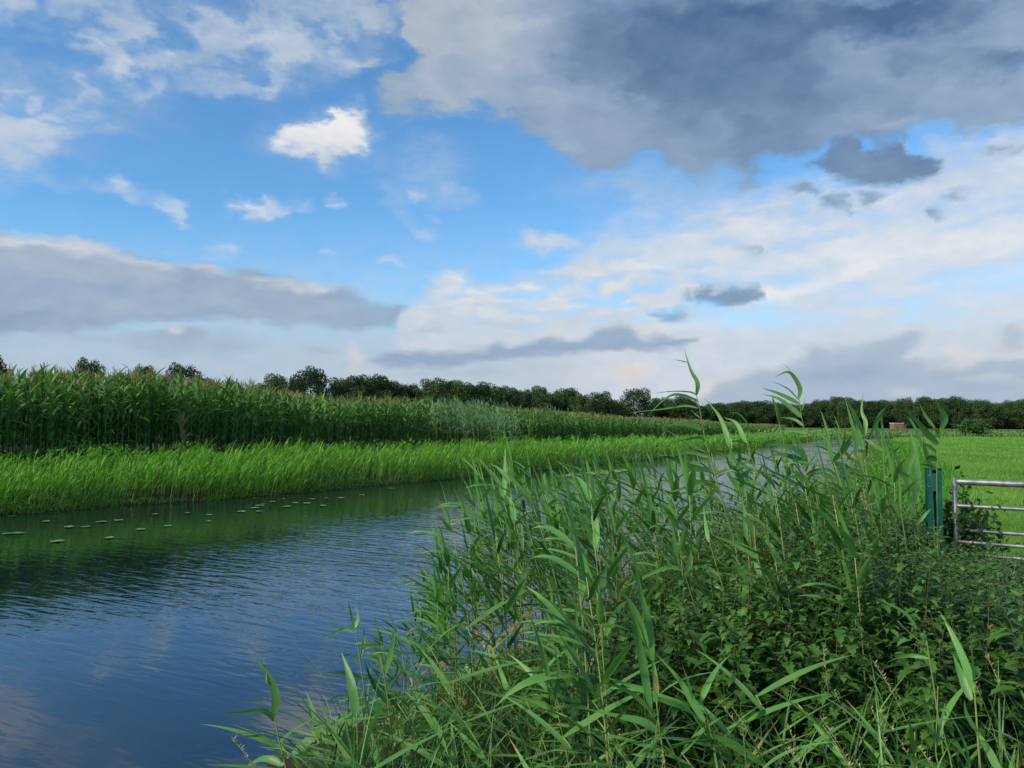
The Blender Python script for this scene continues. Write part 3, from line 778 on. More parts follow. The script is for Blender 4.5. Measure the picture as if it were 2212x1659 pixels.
def corn_proto(seed, H=2.5, lod=0):
    r = np.random.default_rng(seed)
    t = np.linspace(0, 1, 5 if not lod else 3); w = r.uniform(-.04, .04, 2)
    hs = H * .86
    pts = np.column_stack([w[0] * t ** 2 * H, w[1] * t ** 2 * H, hs * t])
    g1, g2, g3 = Geo(), Geo(), Geo()
    tube(pts, np.interp(t, [0, 1], [.014, .006]), 5 if not lod else 3, g1, tint=r.uniform(.2, .9))
    n = 13 if not lod else 10
    tt = np.linspace(.13, .97, n)
    base = np.column_stack([np.interp(tt, t, pts[:, i]) for i in range(3)])
    a0 = r.uniform(0, 6.28)
    az = a0 + np.where(np.arange(n) % 2 == 0, 0, math.pi) + r.normal(0, .35, n)
    L = np.interp(tt, [.1, .45, 1], [.55, .95, .6]) * r.uniform(.85, 1.1, n)
    e0 = r.uniform(.75, 1.25, n); droop = r.uniform(.7, 1.9, n) * np.interp(tt, [0, .8, 1], [1.1, .9, .4])
    W = np.interp(tt, [.1, .5, 1], [.07, .11, .075])
    tint = np.clip(r.normal(.46, .17, n) + (tt - .5) * .3, 0, 1)
    if lod: flat_blades(base, az, e0, droop, L, W, 4, tint=tint, geo=g2, prof=P_CORN)
    else: blades(base, az, e0, droop, L, W, 8, P_CORN, twist=r.uniform(-.8, .8, n), tint=tint, geo=g2, fold=.12)
    # one cob with its silk at mid height
    if not lod:
        c = pts[2] * .98; d = np.array([math.cos(a0 + 1.5), math.sin(a0 + 1.5), 2.6]); d /= np.linalg.norm(d)
        tube(np.array([c, c + d * .06, c + d * .16, c + d * .23]), [.012, .024, .022, .006], 6, g1, tint=.6)
    m = 6 if not lod else 4
    top = pts[-1]
    flat_blades(np.repeat(top[None], m, 0) + np.column_stack([0 * np.arange(m), 0 * np.arange(m), r.uniform(0, .10, m)]), r.uniform(0, 6.28, m), r.uniform(.9, 1.5, m), r.uniform(0, .5, m), r.uniform(.20, .34, m), .012 if not lod else .022, 2, tint=r.uniform(.2, .9, m), geo=g3, prof=lambda q: 1 - .4 * q)
    flat_blades(np.repeat(top[None] - (0, 0, .05), 3, 0), r.uniform(0, 6.28, 3), 1.5, .1, r.uniform(.36, .46, 3), .016 if not lod else .028, 2, tint=.4, geo=g3, prof=lambda q: 1 - .6 * q)
    return g1, g2, g3

def merge(gs):
    """one plant from its pieces, each piece in its own material slot"""
    g = Geo()
    for i, p in enumerate(gs):
        v, q, t, _ = p.arrays(); g.add(v, q, t, i)
    return g.arrays()

def leaf_quads(geo, C, size, r, tint):
    n = len(C)
    a = r.normal(0, 1, (n, 3)); a = unit(a); b = unit(np.cross(a, r.normal(0, 1, (n, 3))))
    s = (size * r.uniform(.6, 1.3, n))[:, None]
    V = np.stack([C - a * s * .5, C + b * s * .32, C + a * s * .5, C - b * s * .32], 1).reshape(-1, 3)
    geo.add(V, np.arange(4 * n).reshape(n, 4), np.repeat(tint, 4))

def tree_proto(seed, H=14., wide=.42, low=.16, leafn=9500, size=.46):
    r = np.random.default_rng(seed)
    g1, g2 = Geo(), Geo()
    tr = np.array([(0, 0, 0), (r.normal(0, .1), r.normal(0, .1), H * .15), (r.normal(0, .25), r.normal(0, .25), H * .35), (r.normal(0, .4), r.normal(0, .4), H * .62), (r.normal(0, .5), r.normal(0, .5), H * .86)])
    tube(tr, [H * .024, H * .018, H * .014, H * .009, H * .003], 7, g1)
    lobes, K = [], 44
    for k in range(K):
        zf = low + .06 + (.93 - low) * (k + .5) / K
        prof = math.sin(math.pi * min(1, max(.06, (zf - low * .75) / (1.10 - low * .75)))) ** .7
        a = k * 2.4 + r.normal(0, .3); rad = wide * H * prof * r.uniform(.45, .95)
        c = np.array([math.cos(a) * rad, math.sin(a) * rad, zf * H]); lobes.append((c, H * r.uniform(.10, .16)))
        z0 = max(.18, zf - .22) * H
        p0 = np.array([np.interp(z0, tr[:, 2], tr[:, i]) for i in range(3)])
        if k % 2 == 0: tube(np.array([p0, p0 * .5 + c * .5 + (0, 0, .3), c]), [H * .007, H * .004, H * .0015], 4, g1)
    lobes.append((np.array([tr[-1, 0], tr[-1, 1], H * .92]), H * .08))
    C, T = [], []
    for c, s in lobes:
        m = int(leafn / K * (s / (H * .115)) ** 2)
        d = unit(r.normal(0, 1, (m, 3))); rr = r.uniform(.35, 1.08, m) ** .6
        p = c + d * (s * rr)[:, None] * np.array([1.15, 1.15, .8])
        C.append(p); T.append(np.full(m, r.uniform(.25, .75)) + r.normal(0, .1, m))
    leaf_quads(g2, np.concatenate(C), size, r, np.clip(np.concatenate(T), 0, 1))
    return g1, g2

def thing_of(name, parts, label, cat, group, loc=(0, 0, 0), rot=0., scale=1.):
    """an Empty with one mesh child per part"""
    e = empty(name, loc); e.rotation_euler = (0, 0, rot)
    e.scale = (scale,) * 3 if np.isscalar(scale) else scale
    for pn, me in parts: obj(pn, me, e)
    tag(e, label, cat, group); return e

def place(proto, label, loc, rot, scale, group=None, used=set()):
    """the first call moves the original, later ones copy it and its parts"""
    if proto.name in used: e = copy_thing(proto)
    else: used.add(proto.name); e = proto
    e.location = loc; e.rotation_euler = (0, 0, rot); e.scale = (scale,) * 3 if np.isscalar(scale) else scale
    if label: e['label'] = label
    if group: e['group'] = group
    elif 'group' in e: del e['group']
    return e

def along(line, s0, s1, n=None, s=None):
    seg = np.linalg.norm(np.diff(line, axis=0), axis=1); c = np.concatenate([[0], np.cumsum(seg)])
    s = np.linspace(s0, s1, n) if s is None else s
    p = np.column_stack([np.interp(s, c, line[:, 0]), np.interp(s, c, line[:, 1])])
    q = np.column_stack([np.interp(s + .5, c, line[:, 0]), np.interp(s + .5, c, line[:, 1])])
    return p, unit(q - p)
def arclen(line, i): return float(np.linalg.norm(np.diff(line[:i + 1], axis=0), axis=1).sum())

# ------------------------------------------------------------------ maize field
S_F1 = arclen(FAR, 1)                        # where the far bank enters the frame
corn_hi = [corn_proto(100 + k, 2.5) for k in range(7)]
corn_lo = [merge(corn_proto(200 + k, 2.5, 1)) for k in range(7)]
corn_hi_m = [merge(c) for c in corn_hi]
corn_things = []
for k, c in enumerate(corn_hi):
    corn_things.append([('stem', c[0].mesh('corn_stem', M_CSTEM)), ('leaves', c[1].mesh('corn_leaves', M_CORN)), ('tassel', c[2].mesh('corn_tassel', M_CTASSEL))])
corn_roots = [thing_of('corn_plant', p, 'x', 'maize plant', 'x') for p in corn_things]

def build_corn():
    mass = Geo(); cnt = 0
    for row in range(11):
        off = 5.5 + row * .72
        s = np.arange(S_F1 - 9 - row * 1.2, S_F1 + 128, .19)
        s = s + RNG.uniform(-.05, .05, len(s))
        p, d = along(FAR, 0, 0, s=s)
        nrm = np.column_stack([-d[:, 1], d[:, 0]])
        wig = (fbm(s * .09, s * 0, 3, 40) - .5) * 2.4 if row >= 0 else 0
        P = p + nrm * (off + wig + RNG.uniform(-.08, .08, len(s)))[:, None]
        z, _, _ = land(P)
        # a bay in the crop where tall reeds and weeds stand
        bay = (P[:, 1] > 36) & (P[:, 1] < 44) & (row < 3)
        P3 = np.column_stack([P, z])[~bay]
        hs = (1 + (fbm(P3[:, 0] * .25, P3[:, 1] * .25, 3, 70) - .5) * .22) * RNG.uniform(.93, 1.06, len(P3))
        hs *= np.interp(P3[:, 1], [20, 27, 34, 45, 60, 100], [1.08, 1.03, .95, .87, .81, .77])
        if row == 0: hs *= RNG.uniform(.86, 1.02, len(P3))
        ind = np.zeros(len(P3), bool)
        if row == 0: ind = (np.arange(len(P3)) < 285)
        if row == 0:
            for i in np.where(ind)[0]:
                k = int(RNG.integers(0, 7))
                u = project(P3[i])[0]
                if u[0] < 600: lab, gr = 'dark green maize plant in the front row at the left end of the field', 'front row maize at the left end'
                elif u[0] < 900: lab, gr = 'dark green maize plant in the front row left of the pale tall reeds', 'front row maize left of the pale reeds'
                else: lab, gr = 'dark green maize plant in the front row behind and right of the pale tall reeds', 'front row maize by the pale reeds'
                place(corn_roots[k], lab, P3[i], RNG.uniform(0, 6.28), float(hs[i]), gr); cnt += 1
        R_ = P3[~ind]; h_ = hs[~ind]; u = project(R_)
        keep = (u[:, 0] > -250) | (R_[:, 1] > 60)
        if row > 4: keep &= (RNG.random(len(R_)) < .6)
        R_, h_ = R_[keep], h_[keep]
        near = (R_[:, 1] < 36) & (row < 2)
        k = RNG.integers(0, 7, len(R_)); rot = RNG.uniform(0, 6.28, len(R_)); tn = RNG.normal(0, .08, len(R_))
        far = R_[:, 1] > 75
        for j in range(7):
            m = (k == j) & near
            scatter_into(mass, corn_hi_m[j], R_[m], rot[m], h_[m], tn[m])
            m = (k == j) & ~near & ~(far & (row > 6))
            scatter_into(mass, corn_lo[j], R_[m], rot[m], np.column_stack([h_[m] * 1.15, h_[m] * 1.15, h_[m]]), tn[m])
    tag(obj('maize_field', mass.mesh('maize_field', [M_CSTEM, M_CORN, M_CTASSEL])), 'dense dark green maize field with brown tassels behind the front row', 'maize field', kind='stuff')
    # the lower crop on the far side, past the bend
    g = Geo()
    for row in range(9):
        s = np.arange(arclen(FAR, 7) - 30, arclen(FAR, 7) + 330, .42); s = s + RNG.uniform(-.15, .15, len(s))
        p, d = along(FAR, 0, 0, s=s); nrm = np.column_stack([-d[:, 1], d[:, 0]])
        P = p + nrm * (11 + row * 1.3 + RNG.uniform(-.5, .5, len(s)))[:, None]
        z, _, _ = land(P); P3 = np.column_stack([P, z]); u = project(P3); P3 = P3[(u[:, 0] < 2400)]
        k = RNG.integers(0, 7, len(P3)); rot = RNG.uniform(0, 6.28, len(P3))
        for j in range(7):
            m = k == j
            h = RNG.uniform(.62, .68, m.sum())
            scatter_into(g, corn_lo[j], P3[m], rot[m], np.column_stack([h * 1.9, h * 1.9, h]), RNG.normal(.12, .1, m.sum()))
    tag(obj('far_maize', g.mesh('far_maize', [M_CSTEM, M_CORN, M_CTASSEL])), 'low strip of green crop with brown tops in front of the wood', 'crop', kind='stuff')
    # the withered plant at the edge of the field
    c = corn_proto(311, 1.35); P = on_plane(548, 990, 1.0); s_, _, dd = land(P[None]); 
    d0 = pl_dist(P[None, :2], FAR)[0]
    p, d = along(FAR, 0, 0, s=np.array([arclen(FAR, 2) + 1.2])); P = p[0] + np.array([-d[0, 1], d[0, 0]]) * 5.0
    z = land(P[None])[0][0]
    thing_of('dead_corn_plant', [('stem', c[0].mesh('dead_stem', M_DEAD)), ('leaves', c[1].mesh('dead_leaves', M_DEAD))], 'withered straw coloured maize plant standing in front of the green front row', 'maize plant', None, (P[0], P[1], z), .4)
build_corn()

# ------------------------------------------------------------------ far bank
def build_far_bank():
    g = Geo()
    def strip(s0, s1, dens, d0, d1, wide, leaf):
        n = int((s1 - s0) * (d1 - d0) * dens)
        s = RNG.uniform(s0, s1, n); p, d = along(FAR, 0, 0, s=s); nrm = np.column_stack([-d[:, 1], d[:, 0]])
        o = d0 + (d1 - d0) * RNG.random(n) ** 1.05
        P = p + nrm * o[:, None]; z, _, dd = land(P)
        top = 1.08 + (fbm(P[:, 0] * .6, P[:, 1] * .6, 3, 33) - .5) * .7 + RNG.normal(0, .16, n)
        h = np.clip(top - z, .25, 1.5) * np.interp(o, [-.2, .35, 3.2, 4], [.75, 1, 1, .55])
        P3 = np.column_stack([P, z - .03]); u = project(P3); k = (u[:, 0] > -260) & (u[:, 0] < 2350) & (RNG.random(n) < np.clip(fbm(P[:, 0] * .9, P[:, 1] * .9, 3, 34) * 2.2 - .15, .25, 1))
        young_reeds(g, P3[k], h[k], 0., leaf, wide)
    S = S_F1
    strip(S - 9, S + 9, 56, -.15, 3.7, 1.4, 5)
    strip(S + 9, S + 26, 44, -.15, 3.7, 1.7, 4)
    strip(S + 26, S + 50, 22, -.2, 4.0, 2.4, 4)
    strip(S + 50, S + 118, 12, -.2, 4.2, 3.8, 4)
    # low leafy weeds at the foot of the bank and between reeds and maize
    r = RNG
    for s0, s1, n, d0, d1, zz, sz in ((S - 9, S + 26, 26000, -.1, 1.0, .22, .05), (S - 9, S + 30, 26000, 3.0, 5.2, .35, .07), (S + 26, S + 118, 30000, 2.5, 5.4, .45, .16), (S + 26, S + 118, 12000, -.1, .8, .2, .1)):
        s = r.uniform(s0, s1, n); p, d = along(FAR, 0, 0, s=s); nrm = np.column_stack([-d[:, 1], d[:, 0]])
        P = p + nrm * r.uniform(d0, d1, n)[:, None]; z, _, _ = land(P)
        cl = fbm(P[:, 0] * 1.1, P[:, 1] * 1.1, 3, 8)
        k = cl > .42
        C = np.column_stack([P, z + r.random(n) * zz * np.clip((cl - .35) * 4, .2, 1.6)])[k]
        leaf_quads(g, C, sz, r, np.clip(r.normal(.3, .2, k.sum()), 0, 1))
    tag(obj('bank_reeds', g.mesh('bank_reeds', [M_BANK, M_BANKSTEM])), 'bright green band of young reeds and weeds along the far water edge', 'reed bank', kind='stuff')
    # tall pale reeds in the bay of the maize field
    g = Geo(); pr = [merge(reed_proto(2.3, 500 + k, 1.1)) for k in range(5)]
    n = 420
    C = np.concatenate([np.column_stack([r.normal(-3.2, 1.6, n), r.normal(41.5, 2.0, n)]), np.column_stack([r.normal(1.8, 1.0, 90), r.normal(46.5, .9, 90)])])
    z, _, dd = land(C); P3 = np.column_stack([C, z])[dd > 3.3]
    k = r.integers(0, 5, len(P3)); sc_ = r.uniform(.78, 1.04, len(P3)); sc_[-60:] *= .7
    for j in range(5):
        m = k == j; scatter_into(g, pr[j], P3[m], r.normal(0, .7, m.sum()), np.column_stack([sc_[m] * 1.4, sc_[m] * 1.4, sc_[m]]), r.normal(.1, .08, m.sum()))
    tag(obj('tall_reeds', g.mesh('tall_reeds', [M_BANKSTEM, M_PALE])), 'pale grey green stand of tall reeds in front of the maize', 'reeds', kind='stuff')
    # darker growth on the bank past the bend, up to the meadow's end
    g = Geo(); n = 9000
    s = r.uniform(arclen(FAR, 5) + 10, arclen(FAR, 7) + 300, n); p, d = along(FAR, 0, 0, s=s); nrm = np.column_stack([-d[:, 1], d[:, 0]])
    P = p + nrm * r.uniform(-.3, 9, n)[:, None]; z, _, _ = land(P); P3 = np.column_stack([P, z])
    hh = 1.15 + (fbm(P[:, 0] * .12, P[:, 1] * .12, 3, 12) - .5) * 1.0
    young_reeds(g, P3, np.clip(hh * r.uniform(.7, 1.1, n), .4, 2), 0., 4, 7)
    tag(obj('ditch_reeds', g.mesh('ditch_reeds', [M_CORN, M_BANKSTEM])), 'dark green reed strip along the bend behind the meadow', 'reeds', kind='stuff')
build_far_bank()

# ------------------------------------------------------------------ trees
tree_meshes = []
for k in range(9):
    a = tree_proto(700 + k, 14., [.40, .46, .36, .43, .38, .48, .34, .42, .40][k], [.20, .16, .24, .14, .22, .18, .26, .12, .20][k])
    tree_meshes.append([('trunk', a[0].mesh('trunk', M_BARK)), ('crown', a[1].mesh('crown', M_TREE, False))])
tree_roots = [thing_of('broadleaf_tree', m, 'x', 'tree', 'x') for m in tree_meshes]
def put_tree(x, ytop, depth, w, label, group=None, k=None):
    """crown top seen at x, ytop from the bank; w is the crown width in the same units"""
    p = at_depth(x, ytop, depth); z = .4
    H = p[2] - z; k = int(RNG.integers(0, 9)) if k is None else k
    width = w * .463 / F * depth
    base_w = [.40, .46, .36, .43, .38, .48, .34, .42, .40][k] * 14 * 2 * .95
    return place(tree_roots[k], label, (p[0], p[1], z), RNG.uniform(0, 6.28), (width / base_w, width / base_w, H / 13.9), group)

def build_trees():
    D = lambda x: float(np.interp(x, [0, 700, 1500, 2212], [165, 185, 285, 300]))
    solo = [(-14, 780, 70, 'dark tree cut by the left edge of the view above the maize', 1), (193, 784, 64, 'small round tree rising alone above the maize tassels', 5),
            (312, 797, 52, 'low loose tree between two round trees above the maize', 2), (396, 795, 78, 'broad dome shaped tree standing alone above the maize', 5),
            (598, 817, 52, 'small open crowned tree left of the big dome shaped oak', 6), (673, 803, 92, 'largest dome shaped tree at the start of the treeline', 5),
            (1375, 845, 66, 'tall rounded tree standing above its neighbours left of the tallest reed', 3), (1165, 841, 44, 'light green tree with a loose crown in the middle of the treeline', 6)]
    for x, y, w, lab, k in solo: put_tree(x, y, D(x), w, lab, None, k)
    left = [(100, 802, 50), (150, 800, 46), (250, 806, 44), (352, 808, 40), (440, 810, 46), (500, 816, 40), (560, 822, 40), (640, 826, 44), (733, 825, 40), (771, 819, 58), (816, 817, 62), (851, 829, 50), (886, 836, 46), (934, 825, 52), (970, 827, 50), (1000, 831, 50), (1026, 836, 44), (1048, 834, 46), (1080, 840, 42), (1104, 843, 40), (1132, 848, 38), (1194, 852, 40), (1225, 845, 54), (1260, 855, 40), (1298, 852, 46), (1331, 868, 44), (1417, 864, 40), (1440, 864, 40), (1477, 861, 60), (1514, 880, 40), (1546, 874, 44)]
    for x, y, w in left:
        if x < 590: y += 12
        if x < 700: lab, gr = 'dark tree top barely showing over the maize tassels at the left', 'tree tops over the maize at the left'
        elif x < 1140: lab, gr = 'dark green tree in the treeline between the largest dome tree and the light green tree', 'treeline right of the largest tree'
        else: lab, gr = 'dark green tree in the treeline between the light green tree and the tallest reed', 'treeline left of the tallest reed'
        put_tree(x, y, D(x) + RNG.uniform(-6, 6), w * 1.15, lab, gr)
        if x > 700:
            put_tree(x + RNG.uniform(12, 22), y + RNG.uniform(8, 18), D(x) + 12, w * 1.1, lab, gr)
    right = [(1569, 872), (1593, 869), (1618, 869), (1643, 869), (1670, 871), (1700, 874), (1735, 874), (1773, 866), (1806, 863), (1830, 866), (1851, 865), (1890, 868), (1924, 868), (1955, 866), (1997, 862), (2030, 865), (2062, 862), (2107, 868), (2145, 871), (2181, 871), (2207, 868), (2245, 866), (2290, 868)]
    for x, y in right:
        lab, gr = ('dark tree at the front of the wood left of the brick hut', 'front trees of the wood left of the hut') if x < 1930 else ('dark tree at the front of the wood right of the brick hut', 'front trees of the wood right of the hut')
        put_tree(x, y + RNG.uniform(-2, 5), 300 + RNG.uniform(-5, 5), RNG.uniform(40, 54), lab, gr)
        put_tree(x + RNG.uniform(8, 26), y + RNG.uniform(0, 8), 312, RNG.uniform(44, 54), 'dark tree deeper in the wood behind its front row', 'inner trees of the wood')
        put_tree(x + RNG.uniform(-16, 16), y + RNG.uniform(4, 12), 324, RNG.uniform(46, 58), 'dark tree deeper in the wood behind its front row', 'inner trees of the wood')
    # undergrowth that closes the wood at ground level
    g = Geo(); r = RNG; n = 26000
    x = r.uniform(690, 2330, n); dep = np.interp(x, [0, 700, 1500, 2212], [165, 185, 285, 300]) + r.uniform(8, 34, n)
    C = np.array([at_depth(a, 925, b) for a, b in zip(x, dep)]); C[:, 2] = .4 + r.random(n) * 4.5
    leaf_quads(g, C, 1.5, r, r.uniform(0, .35, n))
    tag(obj('undergrowth', g.mesh('undergrowth', M_TREE, False)), 'dark scrub between the trunks of the wood', 'undergrowth', kind='stuff')
build_trees()

def bush(name, label, cat, loc, H, Wd, n, size, mat, seed, twigs=9):
    r = np.random.default_rng(seed); e = empty(name, loc); g1, g2 = Geo(), Geo(); C, T = [], []
    for k in range(twigs):
        a = r.uniform(0, 6.28); rd = r.uniform(.2, 1) * Wd / 2; h = H * r.uniform(.65, 1.) * (1 - .35 * (rd / (Wd / 2)) ** 2)
        pts = spline([(0, 0, 0), (math.cos(a) * rd * .35, math.sin(a) * rd * .35, h * .5), (math.cos(a) * rd, math.sin(a) * rd, h)], 4)
        tube(pts, np.linspace(.012, .003, len(pts)) * H, 4, g1)
        m = n // twigs; t = r.uniform(.25, 1, m); c = np.column_stack([np.interp(t, np.linspace(0, 1, len(pts)), pts[:, i]) for i in range(3)])
        C.append(c + r.normal(0, 1, (m, 3)) * np.array([Wd, Wd, H]) * .075); T.append(r.normal(.4, .15, m))
    C = np.concatenate(C); C[:, 2] = np.maximum(C[:, 2], .03)
    leaf_quads(g2, C, size, r, np.clip(np.concatenate(T), 0, 1))
    obj('branches', g1.mesh('branches', M_BARK), e); obj('leaves', g2.mesh('leaves', mat, False), e)
    return tag(e, label, cat)

def build_far_things():
    p = at_depth(2101, 935, 176); p[2] = .4
    bush('shrub', 'round dark shrub at the far end of the meadow', 'shrub', p, 4.4, 8.5, 5200, .5, M_SHRUB, 31, 22)
    p = at_depth(1015, 950, 47); z = land(p[None, :2])[0][0]
    bush('weed_clump', 'olive weed clump at the edge of the maize beside the pale reeds', 'weeds', (p[0], p[1], z), 1.0, 3.0, 1500, .12, M_BANK, 32, 16)
    # brick hut
    p = at_depth(1937, 920, 232); z = .4; e = empty('brick_hut', (p[0], p[1], z)); e.rotation_euler = (0, 0, .12); e.scale = (.55, .55, 1)
    g = Geo(); box(g, (0, 0, 1.55), (5.6, 4, 3.1)); obj('wall', g.mesh('hut_wall', M_BRICK, False), e)
    g = Geo(); box(g, (0, 0, 3.24), (6.0, 4.4, .28)); obj('roof', g.mesh('hut_roof', M_ROOF, False), e)
    g = Geo(); box(g, (3.72, .3, 1.35), (1.8, 3.2, 2.7)); obj('annex', g.mesh('hut_annex', M_BRICK, False), e)
    g = Geo(); box(g, (3.72, .3, 2.78), (2.0, 3.5, .14)); obj('annex_roof', g.mesh('annex_roof', M_ROOF, False), e)
    g = Geo(); box(g, (-1.2, -2.02, 1.05), (1.0, .07, 2.1)); obj('door', g.mesh('hut_door', M_BARK, False), e)
    tag(e, 'small reddish brick hut with a pale flat roof before the wood', 'hut')
build_far_things()

# ------------------------------------------------------------------ meadow
def build_meadow():
    g = Geo(); r = RNG
    for y0, y1, dens, h, w in ((5.5, 14, 2600, .13, .006), (14, 34, 420, .14, .014), (34, 80, 60, .15, .035), (80, 165, 9, .16, .09)):
        n = int(dens * .5 * .34 * (y1 ** 2 - y0 ** 2) * 1.25)
        Y = np.sqrt(r.uniform(y0 ** 2, y1 ** 2, n)); X = Y * r.uniform(.44, .86, n)
        P = np.column_stack([X, Y]); z, near, d = land(P)
        th = np.interp(Y, [8, 25], [2.8, 1.5])
        k = near & (d > th)
        P3 = np.column_stack([P, z])[k]; m = len(P3)
        patch = np.clip((fbm(P3[:, 0] * .35, P3[:, 1] * .35, 5, 60) - .5) * 1.8 + .5, 0, 1)
        flat_blades(P3, r.uniform(0, 6.28, m), r.uniform(.8, 1.5, m), r.uniform(0, .9, m), h * r.uniform(.5, 1.2, m) * (.6 + patch * .8), w, 2, tint=np.clip(-.05 + patch * 1.0 + r.normal(0, .15, m), 0, 1), geo=g)
    tag(obj('meadow_grass', g.mesh('meadow_grass', M_LAWN)), 'short bright green grass of the meadow', 'grass', kind='stuff')
build_meadow()

# ------------------------------------------------------------------ gate and post
G0 = at_depth(2062, 1040, 6.9); GD = unit(np.array([.78, -.55, 0.])); GZ = G0[2]
def build_gate():
    e = empty('field_gate', (G0[0], G0[1], Z_NEAR)); top = GZ - Z_NEAR
    Lg = 3.6
    def rail(zz, r0, name):
        g = Geo(); x = np.concatenate([[0, .03, .07, .12], np.linspace(.2, Lg, 20)])
        pts = np.column_stack([GD[0] * x, GD[1] * x, np.full(len(x), zz)])
        rr = np.concatenate([[r0 * .8, r0 * .9, r0 * .95, r0], np.full(20, r0)])
        tube(pts, rr, 12, g); obj(name, g.mesh(name, M_STEEL), e)
    rail(top, .029, 'top_rail')
    for dz in (.215, .43, .535, .64, .76, .90): rail(top - dz, .0165, 'rail')
    for x in (0., Lg, Lg * .5):
        g = Geo(); tube(np.array([(GD[0] * x, GD[1] * x, top + (.03 if x != Lg * .5 else 0)), (GD[0] * x, GD[1] * x, top - .93)]), .022 if x != Lg * .5 else .014, 10, g)
        obj('stile', g.mesh('stile', M_STEEL), e)
    tag(e, 'galvanised tubular field gate with horizontal rails', 'gate')
    # green steel post
    c = at_depth(2018, 1012, 6.75); H = c[2] - Z_NEAR
    e = empty('gate_post', (c[0], c[1], Z_NEAR)); e.rotation_euler = (0, 0, -.15)
    g = Geo(); box(g, (-.040, 0, H / 2), (.042, .008, H)); box(g, (.0, .052, H / 2), (.122, .008, H)); box(g, (.040, 0, H / 2), (.042, .008, H))
    box(g, (-.024, .024, H / 2), (.006, .046, H)); box(g, (.024, .024, H / 2), (.006, .046, H))
    box(g, (0, .020, H + .003), (.126, .078, .006))
    obj('steel_section', g.mesh('steel_section', M_GREEN, False), e)
    for dz in (.06, .16, .30):
        g = Geo(); tube(np.array([(-.046, -.004, H - dz), (-.046, -.012, H - dz)]), .007, 6, g); obj('bolt', g.mesh('bolt', M_STEEL, False), e)
    g = Geo(); box(g, (.0, -.003, H - .12), (.05, .012, .16)); obj('hinge_plate', g.mesh('hinge_plate', M_GREEN, False), e)
    tag(e, 'dark green painted steel post left of the gate', 'post')
    P = G0 * .5 + c * .5; P[2] = Z_NEAR
    bush('bush', 'dark leafy bush growing through the end of the gate', 'bush', (G0[0] + .10, G0[1] + .16, Z_NEAR), 1.10, .95, 2400, .060, M_SHRUB, 41, 20)
build_gate()

